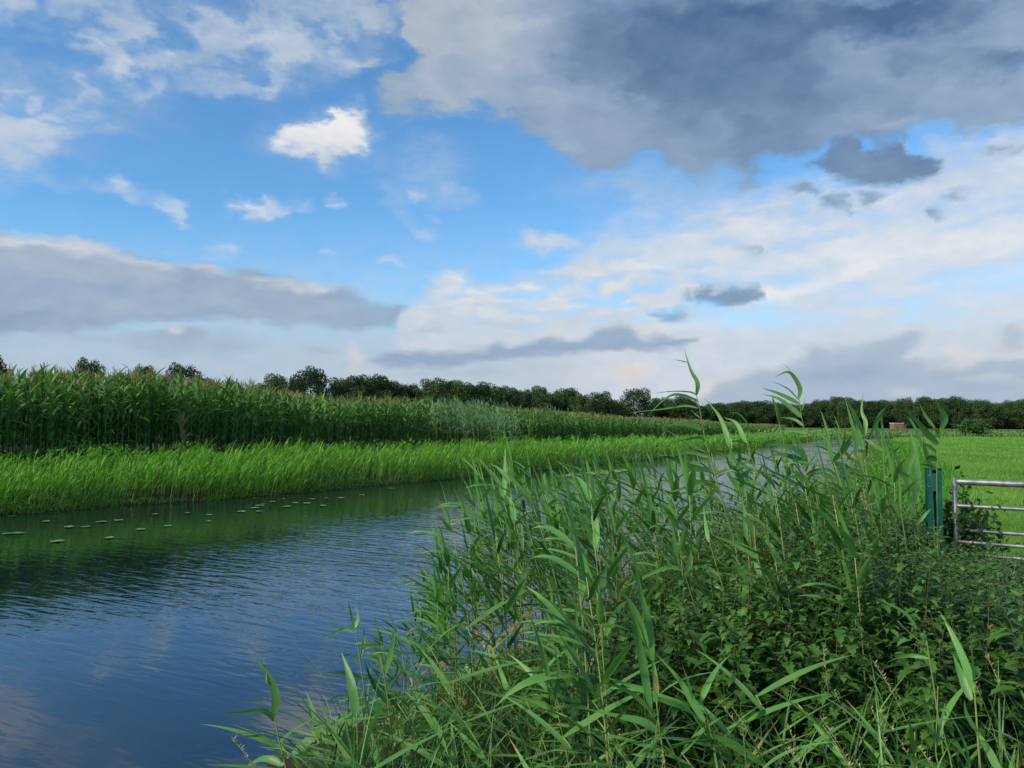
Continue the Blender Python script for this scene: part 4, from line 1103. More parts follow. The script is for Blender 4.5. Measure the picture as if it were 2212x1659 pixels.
# ------------------------------------------------------------------ floating leaves
def build_pads():
    pads = [(18, 1152), (30, 1153), (92, 1127), (152, 1137), (192, 1136), (213, 1130), (254, 1127), (309, 1146), (357, 1136), (343, 1113), (402, 1109), (458, 1112), (455, 1127), (556, 1093), (548, 1098), (575, 1091), (560, 1104), (624, 1094), (640, 1084), (676, 1081), (663, 1088), (706, 1078), (735, 1073), (620, 1078), (700, 1090), (560, 1079), (524, 1105), (590, 1085), (780, 1070), (850, 1058), (120, 1168), (240, 1160), (20, 1118), (1180, 1016), (1260, 1006), (1330, 1002)]
    V0 = []
    for sd in range(4):
        r = np.random.default_rng(800 + sd); n = 18; a = np.linspace(.16, 2 * math.pi - .16, n); R0 = 1 + r.normal(0, .05, n)
        top = np.column_stack([np.cos(a) * R0, np.sin(a) * R0 * .8, .006 + .012 * r.random(n)]); c = np.array([[.12, 0, .004]])
        g = Geo(); V = np.concatenate([c, top]); Q = [(0, i + 1, i + 2, -10 ** 9) for i in range(n - 1)]
        g.add(V, Q, r.uniform(.3, .9)); V0.append(g.mesh('lily_pad', M_PAD))
    for i, (x, y) in enumerate(pads):
        P = on_plane(x + RNG.uniform(-8, 8), y + RNG.uniform(-3, 3), .004); o = obj('lily_pad', V0[i % 4], None, P)
        s = RNG.uniform(.06, .13); o.scale = (s, s, 1); o.rotation_euler = (0, 0, RNG.uniform(0, 6.28))
        lab, gr = ('pale green lily pad on the dark water near the left edge', 'lily pads near the left edge') if x < 300 else (('pale green lily pad in the dense patch below the far bank', 'lily pads in the dense patch') if 500 < x < 760 else (('pale green lily pad on the dark water between the left edge and the dense patch', 'lily pads left of the dense patch') if x < 500 else ('pale lily pad further up the canal past the dense patch', 'lily pads further up the canal')))
        tag(o, lab, 'lily pad', gr)
    def mat_of(cx, cy, rx, ry, rot, label, seed, m):
        r = np.random.default_rng(seed); g = Geo(); n = 60; c = on_plane(cx, cy, .006)
        a = np.linspace(0, 2 * math.pi, n, endpoint=False); rr = 1 + .35 * (fbm(np.cos(a) * 2 + seed, np.sin(a) * 2, 3, seed) - .5) * 2 + r.normal(0, .03, n)
        V = [np.array([[0, 0, .012]])]
        for k, f in enumerate((.4, .75, 1)):
            V.append(np.column_stack([np.cos(a) * rr * f * rx, np.sin(a) * rr * f * ry, .010 + .012 * r.random(n) * (1 - f)]))
        V = np.concatenate(V); Q = []
        for i in range(n):
            j = (i + 1) % n; Q.append((0, 1 + i, 1 + j, -10 ** 9))
            for k in (0, 1): Q.append((1 + k * n + i, 1 + (k + 1) * n + i, 1 + (k + 1) * n + j, 1 + k * n + j))
        g.add(V, Q, .55)
        m2 = int(rx * ry * 900); q = r.uniform(-1, 1, (m2, 2)); q = q[(q ** 2).sum(1) < .9]
        C = np.column_stack([q[:, 0] * rx, q[:, 1] * ry, .018 + .02 * r.random(len(q))]); gg = Geo(); leaf_quads(gg, C, .045, r, r.uniform(.2, 1, len(q)))
        v, q_, t_, _ = gg.arrays(); g.add(v, q_, t_)
        o = obj('floating_weed_mat', g.mesh('floating_weed_mat', m), None, c); o.rotation_euler = (0, 0, rot); tag(o, label, 'floating weeds')
    along_ = math.atan2(.83, .56)
    mat_of(1290, 1022, 3.6, .45, along_, 'long pale duckweed streak off the far bank reeds', 5, M_PAD)
    mat_of(1855, 985, 4.5, 1.6, along_, 'yellow green mat of floating weed against the near bank upstream', 6, M_ALGAE)
    mat_of(1130, 1440, 1.0, .38, along_, 'green floating weed patch under the arching reeds', 7, M_PAD)
    mat_of(720, 1588, .42, .14, along_ + .3, 'small green weed patch among the nearest reed stems', 8, M_PAD)
build_pads()

# ------------------------------------------------------------------ near bank: reeds
SIL = np.array([(420, 1760), (560, 1600), (640, 1520), (760, 1420), (860, 1340), (930, 1230), (990, 1120), (1080, 1030), (1150, 975), (1250, 1015), (1360, 990), (1470, 985), (1560, 980), (1650, 950), (1750, 940), (1850, 935), (1940, 935), (2030, 945), (2060, 1060), (2120, 1180), (2260, 1240)], float)
def cap_z(P, sil, extra=0.):
    """greatest height a plant at P may reach so the bed keeps the outline it has from the bank"""
    u = project(P); out = np.zeros(len(P))
    for i, p in enumerate(P):
        x = u[i, 0]; y = np.interp(x, sil[:, 0], sil[:, 1]) + extra
        out[i] = at_depth(x, y, p[1])[2] if p[1] > .5 else 1.
    return out

reed_H = [1.1, 1.1, 1.1, 1.5, 1.5, 1.5, 1.9, 1.9, 1.9, 1.9]
reed_pr = [reed_proto(h, 900 + k) for k, h in enumerate(reed_H)]
reed_roots = [thing_of('reed', [('stem', a[0].mesh('reed_stem', M_STEM)), ('leaves', a[1].mesh('reed_leaves', M_REED))], 'x', 'reed', 'x') for a in reed_pr]
reed_mrg = [merge(a) for a in reed_pr]

def reed_spots(n, s0, s1, d0, d1, pw=1.):
    s = RNG.uniform(s0, s1, n); p, d = along(NEAR, 0, 0, s=s); nrm = np.column_stack([d[:, 1], -d[:, 0]])
    o = d0 + (d1 - d0) * RNG.random(n) ** pw
    P = p + nrm * o[:, None]; z, _, _ = land(P)
    return np.column_stack([P, z]), o

def build_reeds():
    S1 = arclen(NEAR, 1); rows = []
    # dense bed along the water from the near left corner outwards
    for n, a, b, d0, d1 in ((120, S1 + 3.4, S1 + 7.5, -.3, 1.25), (135, S1 + 6.4, S1 + 11.0, -.4, 1.4), (95, S1 + 6.0, S1 + 10.5, 1.5, 3.4), (40, S1 + 3.2, S1 + 6.5, .8, 2.4)):
        P, o = reed_spots(n, a, b, d0, d1)
        rows.append(P)
    P = np.concatenate(rows)
    dist = np.hypot(P[:, 0], P[:, 1])
    P = P[dist > 2.7]
    u = project(P)
    cz = cap_z(P, SIL); room = cz - P[:, 2]
    want = RNG.uniform(1.45, 2.25, len(P)) * np.where(P[:, 1] < 5, .8, 1)
    h = np.minimum(want, room / 1.07 * RNG.uniform(.50, 1.0, len(P)) ** .85)
    k = (h > .55) & (u[:, 0] > 380) & (u[:, 0] < 1975)
    # an open window on the water between the first reeds and the bed
    P, h, u = P[k], h[k], u[k]
    order = np.argsort(-(h / np.hypot(P[:, 0], P[:, 1])))
    ind = order[:275]; rest = order[275:]
    def pick(hh): 
        c = [j for j in range(10) if abs(reed_H[j] - hh) < .32] or ([0, 1, 2] if hh < 1.3 else [6, 7, 8, 9])
        return int(RNG.choice(c))
    for i in ind:
        j = pick(h[i]); x = u[i, 0]
        if x < 950: lab, gr = 'short green reed at the water edge in the lower left of the bed', 'reeds at the lower left of the bed'
        elif x < 1450: lab, gr = 'green reed with leaves blown left in the dense bed left of the tallest reed', 'reeds left of the tallest reed'
        elif x < 1800: lab, gr = 'green reed in the bed between the tallest reed and the reeds near the post', 'reeds in the middle of the bed'
        else: lab, gr = 'green reed standing just left of the green gate post', 'reeds beside the gate post'
        e = place(reed_roots[j], lab, P[i] - (0, 0, .03), RNG.normal(0, .45), (float(h[i] / reed_H[j]) * 1.05,) * 2 + (float(h[i] / reed_H[j]),), gr)
    g = Geo()
    js = np.array([pick(h[i]) for i in rest]); rest = np.array(rest)
    for j in range(10):
        m = rest[js == j]
        s_ = h[m] / reed_H[j]
        scatter_into(g, reed_mrg[j], P[m], RNG.normal(0, .5, len(m)), s_, RNG.normal(0, .1, len(m)))
    # the bed goes on along the bank, lower and farther
    Q, o = reed_spots(520, S1 + 12, S1 + 75, -.1, .9)
    hq = np.clip(RNG.normal(.50, .16, len(Q)), .2, .9); jj = RNG.integers(0, 6, len(Q))
    for j in range(6):
        m = jj == j; s_ = hq[m] / reed_H[j]
        scatter_into(g, reed_mrg[j], Q[m], RNG.normal(0, .5, m.sum()), np.column_stack([s_ * 1.6, s_ * 1.6, s_]), RNG.normal(.15, .12, m.sum()))
    tag(obj('reed_bed', g.mesh('reed_bed', [M_STEM, M_REED])), 'thicker green reeds filling the bed along the near bank', 'reed bed', kind='stuff')
    # weeds that cover the soil of the near bank
    g = Geo()
    Q, o = reed_spots(26000, S1 + 11, S1 + 80, -.2, 3.0)
    c = fbm(Q[:, 0] * .8, Q[:, 1] * .8, 3, 91)
    Q[:, 2] += RNG.random(len(Q)) * .40 * np.clip(c * 1.6, .2, 1.2) * np.interp(o, [0, 1.5, 3], [1, 1, .3])
    leaf_quads(g, Q, np.interp(Q[:, 1], [10, 60], [.07, .22]), RNG, np.clip(RNG.normal(.45, .2, len(Q)), 0, 1))
    Q, o = reed_spots(14000, S1 + 9, S1 + 80, -.2, 3.2)
    flat_blades(Q, RNG.uniform(0, 6.28, len(Q)), RNG.uniform(.9, 1.5, len(Q)), RNG.uniform(.1, 1, len(Q)), RNG.uniform(.3, .6, len(Q)), np.interp(Q[:, 1], [10, 60], [.01, .05]), 3, tint=RNG.uniform(.2, .9, len(Q)), geo=g)
    tag(obj('bank_weeds', g.mesh('bank_weeds', [M_BANK])), 'mixed green weeds on the near bank upstream', 'weeds', kind='stuff')
build_reeds()

# crops of the photograph used to note down the single reeds: origin x, y and scale to reference units
def C3(x, y): return ((2200 + x * .452) / 1.823, (1350 + y * .452) / 1.823)
def C4(x, y): return ((3000 + x * .5426) / 1.823, (1400 + y * .5426) / 1.823)
def C5(x, y): return ((800 + x * .633) / 1.823, (2100 + y * .633) / 1.823)
def C6(x, y): return ((2000 + x * .5569) / 1.823, (2100 + y * .5569) / 1.823)
def C7(x, y): return ((3000 + x * .5569) / 1.823, (2100 + y * .5569) / 1.823)
SCL = {C3: .452, C4: .5426, C5: .633, C6: .5569, C7: .5569}

def single_reed(C, Y, stem, leaves, label, seed=0, rad=.0042, group=None):
    """one reed with its own stem curve and its own leaves; leaves = (points, width, tint)"""
    r = np.random.default_rng(seed)
    unitm = SCL[C] / 1.823 * .463 / F * Y
    st = [at_depth(*C(*p), Y) for p in stem]                 # from the foot upwards
    foot = st[0].copy(); dirn = st[0] - st[1]; gz = max(-.05, land(foot[None, :2])[0][0])
    if foot[2] > gz + .05:
        k = (foot[2] - gz); foot = foot + np.array([dirn[0] / max(.05, -dirn[2]) * k * .35, 0, -k]); st = [foot] + st
    base = st[0].copy()
    pts = spline(st, 5) - base
    e = empty('reed', base); g1 = Geo(); g2 = Geo()
    tube(pts, np.linspace(rad * 1.15, rad * .5, len(pts)), 6, g1, tint=.55)
    for lf in leaves:
        P, w, *tt = lf; tint = tt[0] if tt else .5 + r.normal(0, .08)
        dy = r.uniform(-.10, .12) * (1 + len(P) * .1)
        lp = [at_depth(*C(*p), Y + dy * (i / (len(P) - 1)) ** 1.3) - base for i, p in enumerate(P)]
        c = spline(lp, 6); n = len(c); t = np.linspace(0, 1, n)
        wd = w * unitm * P_REED(t) / 2
        tan = unit(np.gradient(c, axis=0)); view = np.array([0, 1., 0.]); s = unit(np.cross(tan, view)); nn = np.cross(s, tan)
        tw = r.uniform(-.5, .5) + r.uniform(-.9, .9) * t
        sd = s * np.cos(tw)[:, None] + nn * np.sin(tw)[:, None]; nm = -s * np.sin(tw)[:, None] + nn * np.cos(tw)[:, None]
        a, b, m_ = c + sd * wd[:, None], c - sd * wd[:, None], c + nm * wd[:, None] * .30
        V = np.stack([a, m_, b], 1).reshape(-1, 3); i = np.arange(n - 1)
        q1 = np.stack([3 * i, 3 * i + 1, 3 * i + 4, 3 * i + 3], 1)
        g2.add(V, np.concatenate([q1, q1 + 1]), np.repeat(tint + (t > .9) * .1, 3))
    obj('stem', g1.mesh('reed_stem', M_STEM), e); obj('leaves', g2.mesh('reed_leaves', M_REED), e)
    return tag(e, label, 'reed', group)

single_reed(C3, 4.5, [(1560, 1900), (1460, 1500), (1400, 1280), (1320, 1000), (1275, 840), (1240, 640), (1200, 455)],
    [([(1200, 455), (1210, 350), (1150, 230), (1090, 45)], 44), ([(1200, 458), (1150, 430), (1000, 422), (800, 443)], 14, .6), ([(1205, 500), (1100, 462), (1000, 452), (900, 510), (785, 625)], 28, .45), ([(1215, 568), (1100, 548), (900, 577), (600, 612)], 20, .6),
     ([(1120, 170), (1060, 155), (990, 145)], 9), ([(1245, 757), (1150, 712), (1050, 708), (935, 718)], 56, .4), ([(1275, 862), (1230, 825), (1120, 840), (1000, 865)], 26), ([(1300, 990), (1200, 955), (1080, 955), (960, 1000)], 48, .45),
     ([(1330, 1117), (1150, 1080), (1000, 1010), (870, 985)], 58, .3), ([(1290, 960), (1180, 900), (1060, 830), (900, 740)], 20, .6), ([(1400, 1280), (1250, 1220), (1080, 1270), (930, 1310)], 40), ([(1345, 1060), (1400, 1130), (1420, 1160)], 22, 1.25), ([(870, 985), (900, 982), (990, 1025)], 20, 1.3),
     ([(1360, 1150), (1480, 1110), (1560, 1130)], 30, .35), ([(1235, 655), (1190, 620), (1140, 570)], 12), ([(1430, 1400), (1300, 1330), (1150, 1300), (1000, 1340)], 36)],
    'tallest reed leaning left with its long tip leaf bent against the sky', 1)
single_reed(C4, 5.4, [(470, 1500), (400, 1050), (360, 800), (335, 640), (300, 500), (288, 440), (270, 310)],
    [([(268, 312), (277, 240), (230, 150), (180, 120), (90, 158)], 34), ([(215, 132), (180, 80), (110, 38)], 7), ([(270, 325), (200, 250), (130, 210), (65, 185)], 14), ([(275, 352), (200, 312), (100, 267), (0, 236)], 32), ([(288, 447), (220, 385), (120, 312), (0, 279)], 44),
     ([(290, 402), (310, 330), (328, 260)], 7), ([(300, 512), (230, 460), (130, 450)], 24), ([(330, 745), (250, 682), (120, 647), (20, 655)], 56, .35), ([(318, 590), (300, 550), (284, 540)], 40, .8), ([(345, 800), (240, 740), (120, 720), (0, 760)], 36, .3), ([(360, 850), (480, 830), (560, 900)], 30), ([(310, 560), (200, 545), (100, 560)], 18), ([(370, 930), (250, 880), (130, 900)], 34, .35)],
    'tall reed with stacked arching leaves next after the tallest one', 2)
single_reed(C4, 5.6, [(240, 1000), (190, 750), (150, 590), (120, 460), (100, 380)], [([(120, 470), (110, 400), (85, 330), (75, 290)], 22), ([(130, 480), (120, 420), (100, 370)], 26, .7), ([(150, 590), (60, 570), (-60, 560)], 16), ([(170, 650), (90, 620), (0, 640)], 24)],
    'slim reed with a narrow tip just left of the second tallest one', 3)
single_reed(C3, 4.8, [(1700, 1750), (1560, 1250), (1520, 1050), (1480, 880), (1440, 760)], [([(1500, 930), (1470, 820), (1400, 640), (1270, 480)], 50, .62), ([(1540, 1120), (1580, 1000), (1520, 880)], 40, .35), ([(1560, 1200), (1640, 1130), (1700, 1090)], 44, .3), ([(1550, 1130), (1620, 1060), (1680, 960)], 30, .3), ([(1600, 1310), (1500, 1180), (1440, 1060)], 44, .5), ([(1610, 1330), (1640, 1180), (1600, 1130)], 40, .3)],
    'reed with one long upright blade right of the tallest one', 4)
single_reed(C3, 5.2, [(1830, 1700), (1760, 1250), (1700, 1060), (1660, 960), (1640, 880)], [([(1640, 880), (1590, 780), (1540, 690), (1440, 650)], 44, .6), ([(1640, 860), (1655, 760), (1630, 680), (1560, 615), (1500, 610)], 20), ([(1650, 885), (1560, 855), (1450, 880), (1330, 945)], 22), ([(1700, 1060), (1600, 1010), (1500, 1030)], 30, .3), ([(1720, 1120), (1600, 1090), (1480, 1130)], 36, .3), ([(1760, 1250), (1640, 1200), (1500, 1240)], 34, .4)],
    'reed with a V of two pale blades in front of the bend of the canal', 5)
single_reed(C5, 3.1, [(520, 1500), (475, 1300), (455, 1200), (440, 1130)], [([(440, 1132), (452, 1010), (400, 880), (312, 772)], 54, .55), ([(395, 935), (385, 850), (375, 780)], 16), ([(446, 1168), (385, 1108), (260, 1115), (70, 1130)], 34, .6), ([(490, 1400), (440, 1340), (370, 1300)], 44, .6), ([(500, 1440), (380, 1400), (255, 1455)], 46, .6)],
    'lone reed over open water with one leaf pointing flat to the left', 6, .0036)
single_reed(C5, 3.6, [(1060, 1350), (1000, 950), (965, 720), (945, 600)], [([(945, 605), (965, 530), (950, 440)], 34, .6), ([(940, 600), (925, 520), (900, 415)], 20), ([(940, 615), (880, 595), (800, 630), (690, 665)], 22, .6), ([(965, 700), (1060, 700), (1140, 690)], 26, .4), ([(985, 820), (920, 760), (840, 765)], 24), ([(975, 780), (1000, 680), (1002, 580)], 24), ([(990, 900), (880, 870), (740, 865)], 26, .3), ([(1000, 960), (950, 1080), (900, 1240)], 30, .4)],
    'slender reed against the blue water between the lone reed and the bed', 7, .0036)
single_reed(C5, 3.4, [(1180, 1400), (1150, 1050), (1120, 850), (1105, 780)], [([(1120, 900), (1165, 760), (1180, 660), (1190, 560)], 36, .6), ([(1110, 860), (1100, 780), (1100, 740)], 28), ([(1140, 960), (1200, 880), (1215, 750)], 20), ([(1150, 1060), (1060, 940), (1000, 790)], 30, .3), ([(1150, 1000), (1240, 1120), (1300, 1220)], 36, .45), ([(1165, 1150), (1050, 1080), (880, 1010), (760, 1050)], 30, .5)],
    'reed with a folded upright blade right of the slender reed', 8, .0036)
single_reed(C5, 3.0, [(960, 1600), (960, 1300), (955, 1120)], [([(955, 1150), (930, 980), (900, 850), (860, 740)], 60, .5), ([(940, 1440), (860, 1320), (780, 1180), (700, 980)], 60, .65), ([(900, 1450), (880, 1300), (900, 1150)], 50), ([(960, 1430), (1000, 1300), (1080, 1130), (1080, 1000)], 56, .75), ([(1090, 1440), (1060, 1300), (1030, 1180)], 64, .45)],
    'short broad leaved reed at the bottom edge near the floating weeds', 9, .004)
single_reed(C4, 5.8, [(1160, 1600), (1145, 1390), (1115, 1150), (1105, 1050)], [([(1105, 1068), (1132, 900), (1110, 700), (1080, 560)], 58, .5), ([(1115, 1180), (1080, 1080), (1060, 960)], 30), ([(1120, 1230), (1190, 1150), (1230, 1110)], 26)],
    'reed with one broad dark blade in front of the green post', 10)
single_reed(C4, 5.9, [(1280, 1500), (1270, 960), (1275, 740), (1295, 560), (1300, 500)], [([(1298, 545), (1330, 452), (1290, 380), (1248, 302)], 46, .5), ([(1300, 505), (1296, 400), (1290, 285)], 6), ([(1278, 645), (1200, 565), (1120, 470), (1018, 380)], 48, .4), ([(1258, 530), (1190, 440), (1143, 350)], 24), ([(1285, 600), (1270, 540), (1210, 535)], 34, .8), ([(1270, 760), (1220, 740), (1180, 760)], 40, .2), ([(1270, 830), (1210, 800), (1150, 790)], 26)],
    'tall reed rising above the green post with a bent blade against the wood', 11)
single_reed(C4, 6.0, [(1260, 1500), (1230, 900), (1180, 700), (1150, 500)], [([(1160, 560), (1140, 480), (1135, 390)], 20), ([(1240, 830), (1190, 700), (1170, 600)], 42, .35), ([(1180, 690), (1100, 500), (1045, 430)], 26), ([(1265, 700), (1200, 650), (1150, 640)], 36, .25)],
    'reed with drooping leaves immediately left of the bent blade above the post', 12)
single_reed(C4, 6.1, [(790, 1300), (755, 830), (745, 600)], [([(745, 582), (752, 480), (725, 400), (738, 250)], 32, .6), ([(740, 572), (680, 450), (627, 340)], 42, .5), ([(745, 640), (800, 560), (850, 430), (905, 370)], 30, .35), ([(755, 700), (690, 690), (640, 700)], 22)],
    'reed with two blades fanning upward in front of the canal bend', 13)
single_reed(C4, 5.9, [(720, 1400), (680, 900), (675, 720)], [([(675, 727), (692, 620), (650, 480), (603, 305)], 38, .6), ([(650, 760), (600, 700), (520, 680)], 24), ([(680, 860), (600, 800), (480, 760)], 36, .3)],
    'reed with one straight tapering blade left of the fanning reed', 14)
single_reed(C4, 5.7, [(590, 1500), (540, 900), (515, 770)], [([(515, 790), (490, 680), (440, 580), (350, 520)], 26, .6), ([(540, 760), (590, 660), (610, 500)], 34, .4), ([(560, 930), (430, 850), (350, 880)], 30), ([(550, 900), (640, 830), (740, 850)], 36, .3)],
    'reed with crossed narrow leaves between the second tallest and the straight one', 15)
single_reed(C4, 5.9, [(960, 1500), (900, 1000), (880, 700), (865, 560)], [([(885, 620), (870, 480), (862, 370)], 24, .5), ([(860, 640), (830, 500), (880, 420), (905, 365)], 32, .35), ([(905, 810), (950, 720), (1000, 660)], 44, .25), ([(890, 700), (800, 640), (740, 600)], 30, .6), ([(910, 1000), (960, 1100), (1000, 1150)], 30)],
    'reed with a very thin upright tip between the fanning reed and the post', 16)
single_reed(C4, 5.6, [(1060, 1500), (1010, 1120), (1000, 900), (960, 700)], [([(1005, 1100), (990, 900), (960, 760)], 36, .75), ([(1080, 990), (1030, 850), (960, 700), (890, 560)], 46, .45), ([(1070, 940), (1060, 820), (1100, 700), (1050, 560)], 40, .5), ([(1010, 1180), (920, 1000), (900, 900)], 36)],
    'pale reed bundle of long slanting blades left of the post', 17)
# the big bright reeds close to the viewer
single_reed(C6, 2.75, [(1130, 1900), (1110, 1640), (1075, 1400), (1050, 1190)], [([(1010, 1250), (950, 900), (900, 650), (830, 480)], 64, .5), ([(1020, 900), (1000, 650), (935, 400), (880, 60)], 60, .55), ([(985, 800), (930, 620), (860, 480), (760, 370)], 60, .65), ([(1055, 1192), (1000, 1122), (850, 1072), (700, 1020)], 46, .65), ([(1065, 1402), (950, 1332), (780, 1292), (540, 1240)], 62, .6),
    ([(1060, 1172), (1180, 1210), (1280, 1260), (1390, 1330)], 36, .6), ([(1010, 1260), (900, 1150), (770, 1080), (640, 1055)], 34), ([(1055, 1200), (1040, 1000), (1005, 800)], 44, .85), ([(1120, 1560), (1000, 1570), (850, 1560)], 40, .5)],
    'large bright reed with a wide bundle of upright blades low in the centre', 20, .0046)
single_reed(C6, 2.8, [(1600, 1850), (1520, 1620), (1420, 1390), (1385, 1320)], [([(1385, 1325), (1300, 1180), (1200, 1020), (1040, 845)], 56, .55), ([(1442, 1462), (1350, 1450), (1200, 1500), (1045, 1572)], 64, .55), ([(1430, 1420), (1600, 1500), (1750, 1600), (1900, 1700)], 66, .55), ([(1400, 1360), (1360, 1350), (1340, 1340)], 36), ([(1500, 1600), (1430, 1540), (1370, 1530)], 60, .25), ([(1310, 1180), (1270, 1040), (1230, 920)], 18, .7)],
    'bright reed at the bottom with a long blade slanting down to the right', 21, .0042)
single_reed(C6, 2.9, [(450, 1850), (430, 1640), (350, 1260), (310, 1060)], [([(300, 1060), (260, 900), (200, 700), (150, 560)], 42, .6), ([(352, 1302), (250, 1212), (100, 1162), (-20, 1130)], 50, .6), ([(320, 1140), (200, 1020), (100, 930), (0, 850)], 44, .6), ([(330, 1180), (360, 1000), (330, 800)], 40, .4)],
    'bright reed with three leaves swept left near the bottom centre', 22, .004)
single_reed(C6, 3.0, [(640, 1850), (600, 1500), (555, 1270), (520, 1070), (480, 720)], [([(500, 940), (420, 822), (340, 690), (250, 520)], 56, .6), ([(502, 1072), (380, 1002), (200, 985), (55, 988)], 50, .6), ([(480, 800), (485, 560), (460, 420)], 22, .7), ([(556, 1270), (540, 1150), (505, 1000)], 60, .75), ([(510, 950), (400, 700), (300, 560), (180, 520)], 34), ([(430, 1500), (480, 1250), (520, 1100), (600, 800)], 50, .35), ([(590, 1500), (420, 1400), (250, 1420)], 30, .3)],
    'bright reed with a broad flat leaf crossing its neighbours at the lower centre', 23, .0042)
single_reed(C6, 3.8, [(2100, 1200), (2040, 1040), (1960, 800), (1900, 600), (1840, 400), (1760, 150), (1740, -60)], [([(1855, 478), (1750, 372), (1650, 262), (1575, 178)], 78, .5), ([(1770, 172), (1700, 120), (1600, 70), (1440, 10)], 58, .5), ([(1890, 560), (1860, 440), (1850, 300)], 60, .7), ([(1810, 300), (1760, 240), (1750, 170)], 44), ([(2010, 960), (1980, 850), (1940, 700)], 60, .6), ([(1750, 20), (1700, -80), (1600, -150)], 50)],
    'stout reed with a yellowish stem leaning left over the nettles', 24, .0062)
single_reed(C6, 3.9, [(1500, 900), (1420, 740), (1330, 540), (1260, 320), (1200, 180)], [([(1200, 200), (1130, 100), (1040, 70), (900, 60)], 46, .5), ([(1290, 400), (1240, 330), (1180, 280)], 60, .35), ([(1240, 260), (1130, 240), (940, 320), (800, 400)], 32, .6), ([(1195, 170), (1180, 60), (1160, -60)], 40, .6), ([(1480, 640), (1380, 400), (1260, 290)], 44, .6), ([(1250, 290), (1290, 200), (1295, 110)], 44, .3)],
    'reed in front of the nettles with a thin leaf curving far down to the left', 25)
single_reed(C6, 4.0, [(1690, 850), (1620, 660), (1540, 440), (1480, 250), (1420, 40)], [([(1490, 300), (1400, 240), (1300, 240)], 36, .6), ([(1510, 395), (1420, 340), (1320, 350)], 34), ([(1545, 475), (1460, 430), (1380, 410)], 36, .5), ([(1600, 650), (1500, 600), (1350, 560)], 40, .5), ([(1500, 330), (1420, 280), (1340, 260)], 28), ([(1580, 560), (1520, 510), (1440, 480)], 26), ([(1420, 60), (1400, -60), (1380, -200)], 34)],
    'straight leaning reed with short leaves in steps on its left side', 26)
single_reed(C6, 3.9, [(1640, 900), (1560, 760), (1480, 600), (1380, 420), (1290, 280)], [([(1470, 610), (1400, 480), (1320, 400), (1270, 370)], 52, .65), ([(1540, 680), (1450, 610), (1300, 570)], 46, .7), ([(1460, 500), (1380, 380), (1250, 280)], 44, .6), ([(1560, 760), (1450, 690), (1340, 700)], 30)],
    'reed with overlapping pale blades behind the stepped one', 27)
single_reed(C7, 2.7, [(1560, 1900), (1530, 1480), (1510, 1200), (1500, 1080)], [([(1505, 1130), (1430, 900), (1340, 700), (1262, 560)], 54, .65), ([(1500, 1060), (1490, 900), (1480, 780), (1455, 640)], 34, .75), ([(1480, 1180), (1410, 1000), (1350, 850)], 60, .4), ([(1530, 1420), (1450, 1280), (1430, 1180)], 30), ([(1262, 560), (1240, 555), (1205, 575)], 14)],
    'bright broad bladed reed standing alone in the nettles at the lower right', 28, .0046)
single_reed(C7, 2.7, [(1120, 1900), (1090, 1600), (1080, 1400)], [([(1085, 1560), (1060, 1450), (1042, 1300)], 40, .6), ([(1090, 1540), (1092, 1400), (1098, 1250)], 32, .5), ([(1000, 1760), (960, 1600), (935, 1450)], 46, .6), ([(1300, 1660), (1150, 1620), (1000, 1570), (880, 1520)], 50, .7)],
    'low reed tuft at the bottom edge in the lower right', 29, .0036)
single_reed(C7, 2.75, [(1280, 1800), (1230, 1540), (1240, 1300), (1245, 1080)], [([(1235, 1520), (1170, 1250), (1090, 1100)], 34, .5), ([(1250, 1500), (1270, 1350), (1295, 1200)], 34, .45), ([(1470, 1720), (1440, 1500), (1300, 1220)], 34, .65)],
    'narrow leaved reed right of the low tuft at the bottom', 30, .003)
single_reed(C7, 2.9, [(1185, 880), (1150, 800), (1040, 700), (960, 620)], [([(1180, 885), (1060, 865), (960, 880), (875, 918)], 30, .6), ([(1100, 680), (1020, 570), (900, 500), (790, 455)], 22, .65)],
    'thin bowed reed arching over the nettles at the right', 31, .003)

